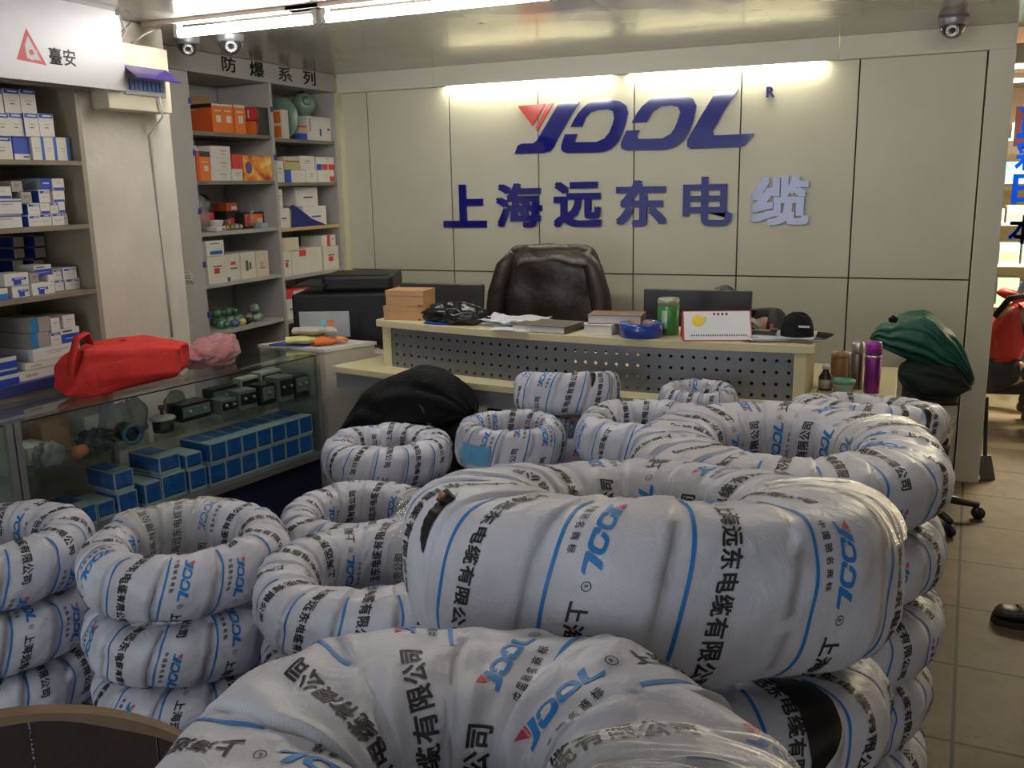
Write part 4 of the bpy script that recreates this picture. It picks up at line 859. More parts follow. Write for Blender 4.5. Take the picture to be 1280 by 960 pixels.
# patches: face (F towards the aisle, S towards the shop front, T top), a0, a1, b0, b1 in parts of the face, colour
TXT = lambda c, a=.2, b=.8, y=.6: [('F', a, b, y, y + .07, c), ('F', a, a + (b - a) * .7, y - .16, y - .11, c)]
ST = {
 'orange': ('orange', [('F', .36, .78, .36, .62, 'white'), ('F', .2, .8, .72, .78, 'cream'), ('F', 0, 1, .9, 1, 'cream'), ('S', 0, 1, 0, .92, 'orange_d')]),
 'orange_open': ('orange', [('F', .36, .8, .36, .6, 'white'), ('F', .2, .8, .74, .79, 'cream'), ('F', 0, 1, .93, 1, 'cream'), ('S', 0, 1, 0, .86, 'orange_d'), ('S', 0, 1, .86, 1, 'black'), ('S', .1, .5, .78, .82, 'cream')]),
 'orange_blacktop': ('orange', [('F', .4, .8, .33, .52, 'white'), ('F', .2, .8, .62, .66, 'cream'), ('F', 0, 1, .82, 1, 'black'), ('S', 0, 1, 0, 1, 'orange_d')]),
 'orange_plain': ('orange_d', []), 'orange_label': ('orange_d', [('F', .45, .95, .1, .6, 'white')]),
 'orange_black': ('black', [('F', .08, .94, .12, .86, 'orange'), ('F', .68, .9, .3, .6, 'white'), ('F', .1, .35, .2, .8, 'red')]),
 'black_red': ('black', [('S', 0, 1, .03, .97, 'orange'), ('F', .06, .1, .2, .8, 'red')]), 'black_red2': ('black', [('S', 0, 1, .03, .97, 'red'), ('F', .06, .1, .2, .8, 'red'), ('S', .3, .38, .2, .8, 'white'), ('S', .5, .58, .2, .8, 'white')]),
 'white_mark': ('white', [('F', .45, .8, .55, .68, 'tan'), ('F', .5, .75, .3, .36, 'grey'), ('S', .1, .5, .5, .6, 'tan')]), 'white': ('white', TXT('grey', .3, .75)),
 'red': ('red', [('F', .15, .25, .1, .9, 'orange_d'), ('F', .45, .55, .1, .9, 'orange_d'), ('F', .75, .85, .1, .9, 'orange_d')]), 'sunburst': ('yellow', []),
 'carton_mark': ('cream2', [('F', .32, .62, .36, .56, 'red'), ('F', .3, .74, .6, .65, 'dark')]), 'carton_torn': ('cream2', [('F', .36, .7, .6, .72, 'red'), ('F', .3, .8, .44, .49, 'dark'), ('F', .02, .25, .0, .16, 'dark')]),
 'carton_green': ('cream2', [('F', .3, .5, .3, .7, 'green_d'), ('F', .56, .7, .35, .62, 'green_d')]), 'carton_faint': ('cream', [('F', .3, .6, .4, .6, 'tan'), ('F', .3, .7, .32, .36, 'dark')]),
 'white_blueband': ('white', [('F', .18, .9, .12, .34, 'blue2'), ('F', .2, .75, .78, .84, 'dark')]), 'white_curved': ('cream2', [('S', .1, .9, .05, .45, 'orange'), ('S', .1, .9, .55, .95, 'orange')]),
 'white_text': ('white', [('F', .66, .76, .2, .5, 'blue'), ('F', .1, .18, .35, .9, 'grey')]), 'cream_text': ('cream2', [('F', .35, .8, .46, .54, 'blue')]), 'blue_end': ('white', [('F', 0, .32, 0, 1, 'blue')] + TXT('cream', .45, .9)),
 'white_red_corner': ('white', [('F', .72, 1, .05, .5, 'red')] + TXT('cream', .3, .7)), 'cream_gold': ('gold', [('F', .05, .95, .62, .7, 'dark'), ('F', 0, 1, .75, 1, 'cream')]),
 'white_red_pair': ('white', [('F', 0, .28, 0, .46, 'blue'), ('F', .3, .62, .03, .46, 'red'), ('F', .66, 1, .03, .46, 'red'), ('F', .55, .65, .85, .9, 'dark')]), 'white_mark2': ('white', [('F', .25, .7, .45, .52, 'blue'), ('F', .3, .65, .36, .4, 'pink')]),
 'white_side_red': ('white', [('S', .0, .3, .1, .9, 'red'), ('F', .35, .75, .42, .5, 'blue')]), 'cream_plain': ('cream2', []), 'carton_redlabel': ('cream2', [('F', .03, .32, .7, .95, 'red')]),
 'pink_end': ('cream', [('S', .1, .9, .1, .9, 'pink'), ('F', .0, .15, .05, .95, 'pink')]), 'white_red_mid': ('cream2', [('F', .38, .6, 0, 1, 'red'), ('F', .75, .9, .6, .68, 'dark')]), 'red_flat': ('red', [('F', .3, .8, .3, .8, 'white')]),
 'wb_top': ('cream2', [('F', .04, .96, .80, .99, 'blue'), ('F', .25, .85, .87, .93, 'white'), ('F', .3, .7, .5, .54, 'tan'), ('F', .34, .62, .36, .4, 'green_d'), ('S', .9, 1, 0, 1, 'blue')]),
 'blue_whitebase': ('blue', [('F', 0, 1, 0, .26, 'white'), ('F', .55, .9, .1, .18, 'dark')]), 'wb_side': ('cream2', [('F', .74, .98, 0, 1, 'blue2'), ('F', .2, .6, .5, .54, 'tan'), ('F', .2, .55, .38, .42, 'pink')]),
 'drawerbox': ('white', [('F', 0, 1, .8, .9, 'blue2'), ('F', .3, .7, .62, .7, 'grey')]), 'wb_bs': ('white', [('S', 0, 1, 0, .9, 'blue'), ('F', .1, .9, .72, .9, 'blue'), ('F', .45, .85, .77, .85, 'white'), ('F', .2, .8, .4, .45, 'tan')]),
 'wb_topn': ('cream2', [('F', .05, .95, .78, .95, 'blue'), ('F', .4, .8, .83, .9, 'white'), ('F', .2, .8, .4, .45, 'grey')]), 'greybox': ('grey', TXT('dark', .25, .75)), 'wb_bot': ('cream2', [('F', .04, .96, .03, .25, 'blue'), ('F', .3, .7, .6, .65, 'tan')]),
 'blue_plain': ('blue', [('F', .2, .8, .5, .6, 'white'), ('S', 0, 1, 0, 1, 'pale')]), 'blue_base2': ('white', [('F', 0, 1, 0, .5, 'blue2'), ('S', 0, 1, 0, .5, 'blue2')]),
 'wb_diag': ('white', [('F', .35, .68, .05, .5, 'blue'), ('F', .3, .9, .4, .62, 'blue'), ('F', .42, .8, .48, .54, 'white')]), 'wb_bluebase': ('white', [('F', 0, 1, 0, .6, 'blue'), ('F', .1, .6, .72, .85, 'dark'), ('F', .2, .9, .25, .32, 'pale')]),
 'greytop': ('grey', [('F', 0, 1, .85, 1, 'black'), ('S', 0, 1, .0, .85, 'blue')]), 'cream_flat': ('cream2', [('F', .1, .3, .3, .6, 'tan')]), 'bluegrey_end': ('grey', [('F', 0, .4, 0, 1, 'teal')]), 'blue_tray': ('blue', [('F', 0, 1, .62, 1, 'cream2'), ('T', .06, .94, .06, .94, 'dark')])}
def carton(lab, style, y0, y1, z0, z1, xf, d, group, tilt=0.0):
    if y0 < 4.6 and xf < -3.2 and 'bay' in group: y1 = min(y1, 4.617)
    elif 'bay' in group: y0 = max(y0, 4.648); y1 = min(y1, 5.272)
    base, pat = ST[style]; keys = [base] + sorted({p[5] for p in pat}); m = MB(); rx = (random.random() - .5) * .012
    x0, x1 = xf - d, xf + rx; z0 += .0006; z1 -= .0008
    m.box(x0, x1, y0, y1, z0, z1, 0); e = .0006
    for i, (fc, a0, a1, b0, b1, k) in enumerate(pat):
        mi = keys.index(k); ee = e + .00025 * i; Y = lambda a: y0 + a * (y1 - y0); Z = lambda b: z0 + b * (z1 - z0); X = lambda a: x0 + a * (x1 - x0)
        if fc == 'F': m.quad((x1 + ee, Y(a0), Z(b0)), (x1 + ee, Y(a1), Z(b0)), (x1 + ee, Y(a1), Z(b1)), (x1 + ee, Y(a0), Z(b1)), mi)
        elif fc == 'S': m.quad((X(a0), y0 - ee, Z(b0)), (X(a1), y0 - ee, Z(b0)), (X(a1), y0 - ee, Z(b1)), (X(a0), y0 - ee, Z(b1)), mi)
        else: m.quad((X(a0), Y(b0), z1 + ee), (X(a1), Y(b0), z1 + ee), (X(a1), Y(b1), z1 + ee), (X(a0), Y(b1), z1 + ee), mi)
    o = m.build('carton', [sun_m if k == 'yellow' else cm(k) for k in keys], fixn=False)
    c = Vector(((x0 + x1) / 2, (y0 + y1) / 2, z0)); o.data.transform(Matrix.Translation(-c)); o.location = c
    tag(o, lab, 'box', group)
    if style in ('orange_open', 'orange_blacktop'):
        fl = MB(); w, dd = (y1 - y0), d; h = z1 - c.z
        if style == 'orange_open': fl.obox((-.02, -w / 2, h), (.004, 0, 0), (0, w * .98, 0), (-.045, 0, .05)); fl.build('lid_flap', cm('kraft'), o, local=True)
        else: fl.obox((.04, -w / 2, h), (.003, 0, 0), (0, w * .8, 0), (-.03, .02, .035)); fl.build('lid_flap', cm('white'), o, local=True)
    return o
def sunburst():
    m = bpy.data.materials.new('sunburst_print'); m.use_nodes = True; nt, N, L = nodes(m); b = N['Principled BSDF']; b.inputs['Roughness'].default_value = .35
    tc = N.new('ShaderNodeTexCoord'); mp = N.new('ShaderNodeMapping'); mp.inputs['Scale'].default_value = (1, 7, 9); mp.inputs['Location'].default_value = (0, .2, -.5); L.new(tc.outputs['Object'], mp.inputs[0])
    w = N.new('ShaderNodeTexNoise'); w.inputs['Scale'].default_value = 1.6; w.inputs['Detail'].default_value = 3; L.new(mp.outputs[0], w.inputs['Vector'])
    r = N.new('ShaderNodeValToRGB'); e = r.color_ramp.elements; e[0].position = .3; e[0].color = (.22, .03, .02, 1); e[1].position = .7; e[1].color = (.9, .72, .3, 1); q = e.new(.45); q.color = (.75, .22, .02, 1); q = e.new(.57); q.color = (.85, .42, .04, 1)
    L.new(w.outputs['Fac'], r.inputs[0]); L.new(r.outputs[0], b.inputs['Base Color']); return m
sun_m = sunburst()
U2L = [
('largest orange carton, nearest the shelf side panel, lid open, top shelf of explosion-proof unit', 'orange_open', 4.132, 4.218, 1.912, 2.062, -3.47, 0.2),
('middle of three tall orange cartons on top shelf, brown lid flap raised', 'orange_open', 4.222, 4.311, 1.912, 2.065, -3.47, 0.2),
('tall orange carton beside the two stacked black boxes on top shelf', 'orange', 4.314, 4.407, 1.912, 2.068, -3.47, 0.2),
('lower black box with orange end beside the grey divider on top shelf', 'black_red', 4.503, 4.641, 1.912, 1.993, -3.47, 0.12),
('upper black box with red end beside the grey divider on top shelf', 'black_red2', 4.512, 4.65, 1.993, 2.068, -3.47, 0.12),
('orange carton with black lid and white flap on second shelf', 'orange_blacktop', 4.009, 4.093, 1.657, 1.811, -3.47, 0.2),
('bottom white box in stack of three on second shelf beside orange carton', 'white_mark', 4.095, 4.255, 1.657, 1.712, -3.47, 0.15),
('middle white box in stack of three on second shelf beside orange carton', 'white_mark', 4.103, 4.263, 1.712, 1.778, -3.47, 0.15),
('top white box in stack of three on second shelf beside orange carton', 'white_mark', 4.111, 4.264, 1.778, 1.842, -3.47, 0.15),
('small white box under a red one on second shelf of explosion-proof unit', 'white', 4.267, 4.356, 1.657, 1.722, -3.47, 0.1),
('red box standing on small white box, second shelf of explosion-proof unit', 'red', 4.273, 4.359, 1.722, 1.801, -3.47, 0.1),
('carton printed with orange sunburst and purple ball, second shelf by the divider', 'sunburst', 4.362, 4.616, 1.657, 1.796, -3.47, 0.12),
('narrow orange carton squeezed against the side panel on second shelf', 'orange_plain', 3.981, 4.006, 1.657, 1.805, -3.47, 0.2),
('small orange box lying on black packs, third shelf of explosion-proof unit', 'orange_label', 4.363, 4.454, 1.489, 1.535, -3.61, 0.1),
('orange and black box behind the clear bottle on third shelf', 'orange_black', 4.426, 4.64, 1.386, 1.479, -3.55, 0.1),
('cream carton with red mark at near end of the row of four', 'carton_mark', 3.996, 4.148, 1.108, 1.255, -3.47, 0.2),
('cream carton with torn bottom corner, second in the row of four', 'carton_torn', 4.151, 4.273, 1.108, 1.256, -3.47, 0.2),
('cream carton with dark green print, third in the row of four', 'carton_green', 4.276, 4.401, 1.108, 1.257, -3.47, 0.2),
('narrow cream carton with faint red print at divider end of row', 'carton_faint', 4.404, 4.519, 1.108, 1.256, -3.47, 0.2),
('white box with blue band lying on top of the cream carton row', 'white_blueband', 3.998, 4.139, 1.255, 1.34, -3.47, 0.12),
]
U2R = [
('white carton with two orange squares on its end, beside green lamp bell', 'white_curved', 4.757, 4.812, 1.901, 2.068, -3.47, 0.15),
('large white carton under the round green lamp body on top shelf', 'white_text', 5.01, 5.204, 1.901, 2.048, -3.47, 0.16),
('cream carton at far end of top shelf beside large white carton', 'cream_text', 5.208, 5.302, 1.901, 2.049, -3.47, 0.16),
('tall narrow white carton beside the divider on second shelf, far bay', 'white', 4.657, 4.731, 1.644, 1.772, -3.47, 0.14),
('long white box with blue end, lower row of far bay second shelf', 'blue_end', 4.74, 4.957, 1.644, 1.72, -3.47, 0.14),
('square white box in the middle of lower row, far bay second shelf', 'white', 4.959, 5.069, 1.644, 1.722, -3.47, 0.14),
('white box with one red corner label, lower row, far bay second shelf', 'white_red_corner', 5.078, 5.263, 1.644, 1.719, -3.47, 0.14),
('cream gold box on top of the blue-ended box, far bay second shelf', 'cream_gold', 4.745, 4.903, 1.72, 1.796, -3.47, 0.14),
('upper white box between cream gold box and red-labelled box', 'white', 4.907, 5.061, 1.722, 1.805, -3.47, 0.14),
('upper white box with two red labels and blue end, far bay', 'white_red_pair', 5.074, 5.27, 1.719, 1.802, -3.47, 0.14),
('white carton with small dark print beside the blue folded plastic', 'white_mark2', 4.645, 4.763, 1.375, 1.496, -3.47, 0.14),
('narrow white carton standing on white carton against divider, third shelf', 'white', 4.658, 4.709, 1.496, 1.606, -3.47, 0.14),
('lower white carton with red stripe end, behind the blue folded plastic', 'white_side_red', 4.94, 5.192, 1.375, 1.498, -3.49, 0.16),
('upper white carton with red stripe end, third shelf of far bay', 'white_side_red', 4.898, 5.135, 1.498, 1.616, -3.51, 0.16),
('narrow cream carton with red mark beside the divider, fourth shelf far bay', 'carton_mark', 4.651, 4.744, 1.085, 1.236, -3.47, 0.16),
('plain narrow cream carton second from divider on fourth shelf far bay', 'cream_plain', 4.749, 4.825, 1.085, 1.233, -3.47, 0.16),
('wide cream carton with red corner label and crossed tape, fourth shelf', 'carton_redlabel', 4.831, 5.081, 1.085, 1.242, -3.47, 0.16),
('white carton with red mark at far end of fourth shelf far bay', 'carton_mark', 5.091, 5.267, 1.085, 1.237, -3.47, 0.16),
('pinkish cream box on top of the two narrow cream cartons', 'pink_end', 4.661, 4.829, 1.236, 1.316, -3.47, 0.16),
('long white box with red label lying on fourth shelf cartons', 'white_red_mid', 5.083, 5.241, 1.237, 1.308, -3.47, 0.16),
('white carton behind the black printer on the lowest visible shelf', 'white_mark2', 4.659, 4.839, 0.819, 0.947, -3.47, 0.12),
('flat red and white box lying behind the black printer', 'red_flat', 4.672, 4.911, 0.947, 1.001, -3.47, 0.2),
]
U1 = [
('white blue-topped box, first from left, bottom row, top shelf below triangle sign', 'wb_top', 2.489, 2.576, 1.731, 1.816, -3.1, 0.2),
('blue box with white base, second from left, bottom row, top shelf below triangle sign', 'blue_whitebase', 2.583, 2.654, 1.731, 1.818, -3.1, 0.2),
('white box with blue edge, third from left, bottom row, top shelf below triangle sign', 'wb_side', 2.656, 2.712, 1.731, 1.819, -3.1, 0.2),
('white box with blue edge, fourth from left, bottom row, top shelf below triangle sign', 'wb_side', 2.713, 2.774, 1.731, 1.821, -3.1, 0.2),
('white box with blue edge, fifth from left, bottom row, top shelf below triangle sign', 'wb_side', 2.776, 2.838, 1.731, 1.822, -3.1, 0.2),
('white blue-topped box, first from left, middle row, top shelf below triangle sign', 'wb_top', 2.508, 2.571, 1.816, 1.899, -3.1, 0.2),
('white blue-topped box, second from left, middle row, top shelf below triangle sign', 'wb_top', 2.572, 2.635, 1.818, 1.902, -3.1, 0.2),
('white blue-topped box, third from left, middle row, top shelf below triangle sign', 'wb_top', 2.636, 2.7, 1.819, 1.905, -3.1, 0.2),
('white blue-topped box, fourth from left, middle row, top shelf below triangle sign', 'wb_top', 2.702, 2.77, 1.821, 1.908, -3.1, 0.2),
('white blue-topped box, first from left, upper row, top shelf below triangle sign', 'wb_top', 2.502, 2.562, 1.899, 1.984, -3.1, 0.2),
('white blue-topped box, second from left, upper row, top shelf below triangle sign', 'wb_top', 2.566, 2.636, 1.902, 1.989, -3.1, 0.2),
('white blue-topped box, third from left, upper row, top shelf below triangle sign', 'wb_top', 2.637, 2.705, 1.905, 1.993, -3.1, 0.2),
('wide white box with blue line, first from left, bottom row, second shelf below sign', 'drawerbox', 2.442, 2.577, 1.482, 1.533, -3.1, 0.18),
('white box with blue end, second from left, bottom row, second shelf below sign', 'wb_bs', 2.603, 2.656, 1.482, 1.527, -3.1, 0.18),
('white box with narrow blue top, third from left, bottom row, second shelf below sign', 'wb_topn', 2.657, 2.711, 1.482, 1.528, -3.1, 0.18),
('white box with narrow blue top, fourth from left, bottom row, second shelf below sign', 'wb_topn', 2.713, 2.769, 1.482, 1.529, -3.1, 0.18),
('narrow grey box, fifth from left, bottom row, second shelf below sign', 'greybox', 2.77, 2.79, 1.482, 1.527, -3.1, 0.18),
('wide white box with blue line, first from left, lower-middle row, second shelf below sign', 'drawerbox', 2.45, 2.578, 1.533, 1.589, -3.1, 0.18),
('white box with blue end, second from left, lower-middle row, second shelf below sign', 'wb_bs', 2.608, 2.662, 1.527, 1.571, -3.1, 0.18),
('white box with blue base, third from left, lower-middle row, second shelf below sign', 'wb_bot', 2.664, 2.707, 1.528, 1.571, -3.1, 0.18),
('cream box with blue top, fourth from left, lower-middle row, second shelf below sign', 'wb_topn', 2.708, 2.745, 1.529, 1.57, -3.1, 0.18),
('greyish box with blue base, fifth from left, lower-middle row, second shelf below sign', 'wb_bot', 2.746, 2.775, 1.529, 1.574, -3.1, 0.18),
('cream box with blue base, first from left, upper-middle row, second shelf below sign', 'wb_bot', 2.464, 2.545, 1.589, 1.635, -3.1, 0.18),
('grey box, second from left, upper-middle row, second shelf below sign', 'greybox', 2.58, 2.626, 1.571, 1.614, -3.1, 0.18),
('white box with blue end, third from left, upper-middle row, second shelf below sign', 'wb_bs', 2.664, 2.714, 1.571, 1.622, -3.1, 0.18),
('white box with blue base, fourth from left, upper-middle row, second shelf below sign', 'wb_bot', 2.729, 2.784, 1.57, 1.616, -3.1, 0.18),
('grey box, first from left, topmost row, second shelf below sign', 'greybox', 2.549, 2.595, 1.614, 1.655, -3.1, 0.18),
('blue box with pale blue side, second from left, topmost row, second shelf below sign', 'blue_plain', 2.684, 2.732, 1.622, 1.665, -3.1, 0.18),
('white box with blue base, third from left, topmost row, second shelf below sign', 'wb_bot', 2.734, 2.789, 1.616, 1.664, -3.1, 0.18),
('blue-based white box, first from left, front row, third shelf below triangle sign', 'blue_base2', 2.4, 2.477, 1.22, 1.264, -3.1, 0.1),
('white box with blue band, second from left, front row, third shelf below triangle sign', 'wb_diag', 2.498, 2.575, 1.22, 1.267, -3.1, 0.1),
('white box with blue band, third from left, front row, third shelf below triangle sign', 'wb_diag', 2.578, 2.658, 1.22, 1.268, -3.1, 0.1),
('tall white teal-ended box, fourth from left, front row, third shelf below triangle sign', 'white', 2.663, 2.689, 1.22, 1.292, -3.1, 0.1),
('large white box with blue band lying on the front row, third shelf', 'wb_diag', 2.466, 2.571, 1.267, 1.314, -3.1, 0.1),
('small grey box beside large white one lying on front row, third shelf', 'greybox', 2.574, 2.615, 1.268, 1.307, -3.1, 0.1),
('white and blue box lying highest at the middle of third shelf', 'wb_bluebase', 2.617, 2.696, 1.292, 1.333, -3.12, 0.1),
('lower cream box with blue top, near right end of third shelf', 'wb_topn', 2.725, 2.767, 1.22, 1.265, -3.14, 0.1),
('lower white box with blue end at right end of third shelf', 'wb_bs', 2.77, 2.845, 1.22, 1.266, -3.14, 0.1),
('upper cream box with blue top, near right end of third shelf', 'wb_topn', 2.72, 2.76, 1.265, 1.309, -3.14, 0.1),
('upper white box with blue end at right end of third shelf', 'wb_bs', 2.763, 2.832, 1.266, 1.311, -3.14, 0.1),
('lowest grey box of left stack at the back of third shelf', 'greytop', 2.676, 2.724, 1.295, 1.354, -3.3, 0.1),
('middle grey box of left stack at the back of third shelf', 'greytop', 2.684, 2.732, 1.354, 1.398, -3.3, 0.1),
('top grey box of left stack at the back of third shelf', 'greytop', 2.69, 2.739, 1.398, 1.444, -3.3, 0.1),
('lowest grey box of right stack at the back of third shelf', 'greytop', 2.773, 2.823, 1.286, 1.348, -3.3, 0.1),
('middle grey box of right stack at the back of third shelf', 'greytop', 2.781, 2.831, 1.348, 1.395, -3.3, 0.1),
('top grey box of right stack at the back of third shelf', 'greytop', 2.788, 2.835, 1.395, 1.442, -3.3, 0.1),
('flat cream box at the bottom of stack behind the red bag', 'cream_flat', 2.474, 2.754, 0.9, 0.939, -3.1, 0.2),
('thin cream box second from bottom behind the red bag', 'cream_flat', 2.502, 2.761, 0.939, 0.967, -3.1, 0.2),
('white box in middle of stack behind the red bag', 'white', 2.542, 2.767, 0.967, 1.015, -3.1, 0.2),
('lower grey and blue box left of the stack behind red bag', 'bluegrey_end', 2.544, 2.631, 1.015, 1.076, -3.1, 0.2),
('white box under two small boxes behind the red bag', 'wb_topn', 2.635, 2.684, 1.015, 1.065, -3.1, 0.16),
('white box with deep blue base directly above the red bag', 'wb_bluebase', 2.687, 2.778, 1.015, 1.075, -3.1, 0.16),
('upper grey and blue box left of stack behind red bag', 'bluegrey_end', 2.553, 2.64, 1.076, 1.135, -3.1, 0.2),
('upper white box on the stack behind red bag', 'white', 2.644, 2.685, 1.065, 1.124, -3.1, 0.16),
('small white box at right on stack behind red bag', 'white', 2.705, 2.763, 1.075, 1.126, -3.1, 0.14),
('lowest of three white-edged blue trays at left edge of bottom shelf', 'blue_tray', 2.351, 2.472, 0.9, 0.939, -3.1, 0.16),
('middle of three white-edged blue trays at left edge of bottom shelf', 'blue_tray', 2.356, 2.469, 0.939, 0.963, -3.1, 0.16),
('topmost of three white-edged blue trays at left edge of bottom shelf', 'blue_tray', 2.361, 2.467, 0.963, 1.007, -3.1, 0.16),
]

for rows, g in ((U2L, 'cartons in the near bay of the explosion-proof unit'), (U2R, 'cartons in the far bay of the explosion-proof unit'), (U1, 'boxes on the shelves under the triangle sign')):
    for r in rows:
        o = carton(*r, g)
        if r[1] == 'sunburst':
            mm = MB(); mm.add([(.0665 + .0008, -.085 + .03 * math.cos(k * PI / 10), .07 + .034 * math.sin(k * PI / 10)) for k in range(20)], [tuple(range(20))]); q = mm.build('printed_ball', cm('purple'), o, local=True); q.location.x = max(v.co.x for v in o.data.vertices) - .0665

# ------------------------------------------------------------------ shelving units
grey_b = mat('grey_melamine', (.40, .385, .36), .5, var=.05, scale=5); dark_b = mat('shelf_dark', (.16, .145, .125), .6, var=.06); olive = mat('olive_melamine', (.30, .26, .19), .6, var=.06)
fasc = mat('fascia_silver', (.44, .425, .43), .4, .15, var=.02)
u2 = thing('shelving_unit', 'tall grey shelving unit with four black characters on its top board', 'shelf', (-3.65, 4.5, 0))
def part(nm, mtl, par, *bx, bevel=0):
    m = MB()
    for b in bx: m.box(*b)
    return m.build(nm, mtl, par, bevel=bevel)
part('side_panel', grey_b, u2, (-3.86, -3.45, 3.74, 3.955, 0, 2.205), bevel=.002); part('divider', grey_b, u2, (-3.82, -3.45, 4.619, 4.645, 0, 2.205)); part('side_panel', grey_b, u2, (-3.86, -3.45, 5.274, 5.299, 0, 2.205)); part('back_board', grey_b, u2, (-3.86, -3.83, 3.955, 5.274, 0, 2.205))
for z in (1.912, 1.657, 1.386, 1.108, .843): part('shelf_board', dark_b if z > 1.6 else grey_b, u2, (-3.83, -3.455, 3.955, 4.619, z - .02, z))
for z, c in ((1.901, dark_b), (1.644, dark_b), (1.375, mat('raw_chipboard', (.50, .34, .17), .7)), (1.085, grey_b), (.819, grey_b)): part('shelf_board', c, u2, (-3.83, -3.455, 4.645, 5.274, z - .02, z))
m = MB(); m.box(-3.86, -3.446, 3.74, 5.299, 2.207, CEIL - .002)
v, f = None, None
for ch, (ya, za, yb, zb) in zip('防爆系列', ((4.22, 2.232, 4.34, 2.312), (4.454, 2.228, 4.584, 2.312), (4.709, 2.228, 4.852, 2.31), (4.96, 2.228, 5.094, 2.31))):
    v, f = glyph(ch, .022); lo, hi = v.min(0), v.max(0)
    m.add([(-3.4452, ya + (p[0] - lo[0]) / (hi[0] - lo[0]) * (yb - ya), za + (p[1] - lo[1]) / (hi[1] - lo[1]) * (zb - za)) for p in v], f, 1)
m.build('sign_board', [grey_b, ink_black], u2, fixn=False)
tag_b = mat('blue_tag', (.03, .04, .25), .4)
for y, z in ((3.95, 2.06), (3.95, 1.80), (3.95, 1.50), (3.95, 1.22), (3.95, .95), (4.630, 2.06), (4.630, 1.79)): part('shelf_tag', tag_b, u2, (-3.4498, -3.442, y - .008, y + .008, z - .015, z + .015))
u1 = thing('shelving_unit', 'olive shelving unit with silver top board carrying a red triangle emblem', 'shelf', (-3.25, 2.3, 0))
part('side_panel', olive, u1, (-3.5, -3.06, 2.852, 2.876, 0, 2.316), bevel=.002); part('back_board', olive, u1, (-3.52, -3.5, 2.22, 2.876, 0, 2.316)); part('side_panel', olive, u1, (-3.5, -3.066, 2.22, 2.245, 0, 2.316))
for z in (1.731, 1.482, 1.22): part('shelf_board', mat('shelf_brown', (.20, .165, .115), .6), u1, (-3.5, -3.06, 2.245, 2.852, z - .018, z))
part('base_board', mat('blue_edge', (.03, .04, .16), .5), u1, (-3.5, -3.068, 2.245, 2.852, .86, .9))
part('plinth', olive, u1, (-3.5, -3.08, 2.245, 2.852, 0, .86))
m = MB(); m.box(-3.0, -2.97, 2.1, 3.04, 2.008, 2.298, 0)
tri = [(2.53, 2.076), (2.658, 2.068), (2.586, 2.190)]; X1 = -2.9694
m.add([(X1, *p) for p in tri], [(0, 1, 2)], 1)
inner = [(2.552, 2.087), (2.634, 2.082), (2.588, 2.164)]; X2 = -2.9690
m.add([(X2, *p) for p in inner], [(0, 1, 2)], 2)
cc = (2.596, 2.107)
ring = [(X2 + .0003, cc[0] + .026 * math.cos(a), cc[1] + .026 * math.sin(a)) for a in [2.2 + k * .32 for k in range(15)]] + [(X2 + .0003, cc[0] + .019 * math.cos(a), cc[1] + .019 * math.sin(a)) for a in [2.2 + k * .32 for k in range(15)]]
m.add(ring, [(k, k + 1, 16 + k, 15 + k) for k in range(14)], 2)
m.add([(X2 + .0006, cc[0] - .0 + .010 * math.cos(k * PI / 9), cc[1] + .010 * math.sin(k * PI / 9)) for k in range(18)], [tuple(range(18))], 1)
m.add([(X2 + .0003, 2.55, 2.083), (X2 + .0003, 2.575, 2.083), (X2 + .0003, 2.571, 2.125), (X2 + .0003, 2.56, 2.12)], [(0, 1, 2, 3)], 1)
for ch, (ya, za, yb, zb) in zip('臺安', ((2.672, 2.076, 2.730, 2.136), (2.737, 2.076, 2.795, 2.138))):
    v, f = glyph(ch, .018); lo, hi = v.min(0), v.max(0)
    m.add([(X1, ya + (p[0] - lo[0]) / (hi[0] - lo[0]) * (yb - ya), za + (p[1] - lo[1]) / (hi[1] - lo[1]) * (zb - za)) for p in v], f, 3)
m.build('sign_board', [fasc, mat('sign_red', (.62, .06, .06), .5), mat('sign_white', (.7, .68, .68), .5), ink_black], u1, fixn=False)
m = MB(); m.box(-3.0, -2.99, 2.1, 3.04, 2.298, 2.316); m.box(-3.09, -3.0, 2.95, 2.958, 2.02, 2.29); m.build('fascia_return', fasc, u1)
part('soffit', dark_b, u1, (-3.05, -3.0, 2.22, 2.876, 2.0, 2.008))

# loose things on the explosion-proof unit
hg = mat('hammer_green', (.10, .22, .15), .35, .2, bump=.2, bscale=80, var=.12); hg2 = mat('hammer_green_pale', (.22, .33, .25), .4, .2, var=.15); blackgoods = mat('black_goods', (.012, .012, .012), .5, bump=.3)
t = thing('bell_reflector', 'dark green enamel lamp bell on the top shelf, far bay', 'lamp part', (-3.63, 4.90, 1.9015))
m = MB(); m.lathe([(.02, .001), (.118, .0), (.116, .012), (.10, .035), (.062, .07), (.036, .10), (.03, .118), (0, .12)], (-3.57, 4.885, 2.0275), 36, 0, (.0, 1, 0)); m.build('bell', mat('enamel_green', (.06, .16, .11), .12, coat=.8), t, smooth=True)
m = MB(); m.lathe([(.119, -.003), (.123, .003), (.119, .009)], (-3.57, 4.885, 2.0275), 36, 0, (.0, 1, 0)); m.build('rim', hg2, t, smooth=True)
t = thing('light_fitting', 'round pale green cast lamp body on the large white carton', 'lamp part', (-3.56, 5.115, 2.048))
m = MB(); m.lathe([(.0, -.06), (.045, -.058), (.072, -.03), (.075, .0), (.07, .02), (.055, .05), (.03, .066), (0, .068)], (-3.56, 5.115, 2.126), 28, 0, (.75, -.6, .25)); m.build('housing', hg2, t, smooth=True)
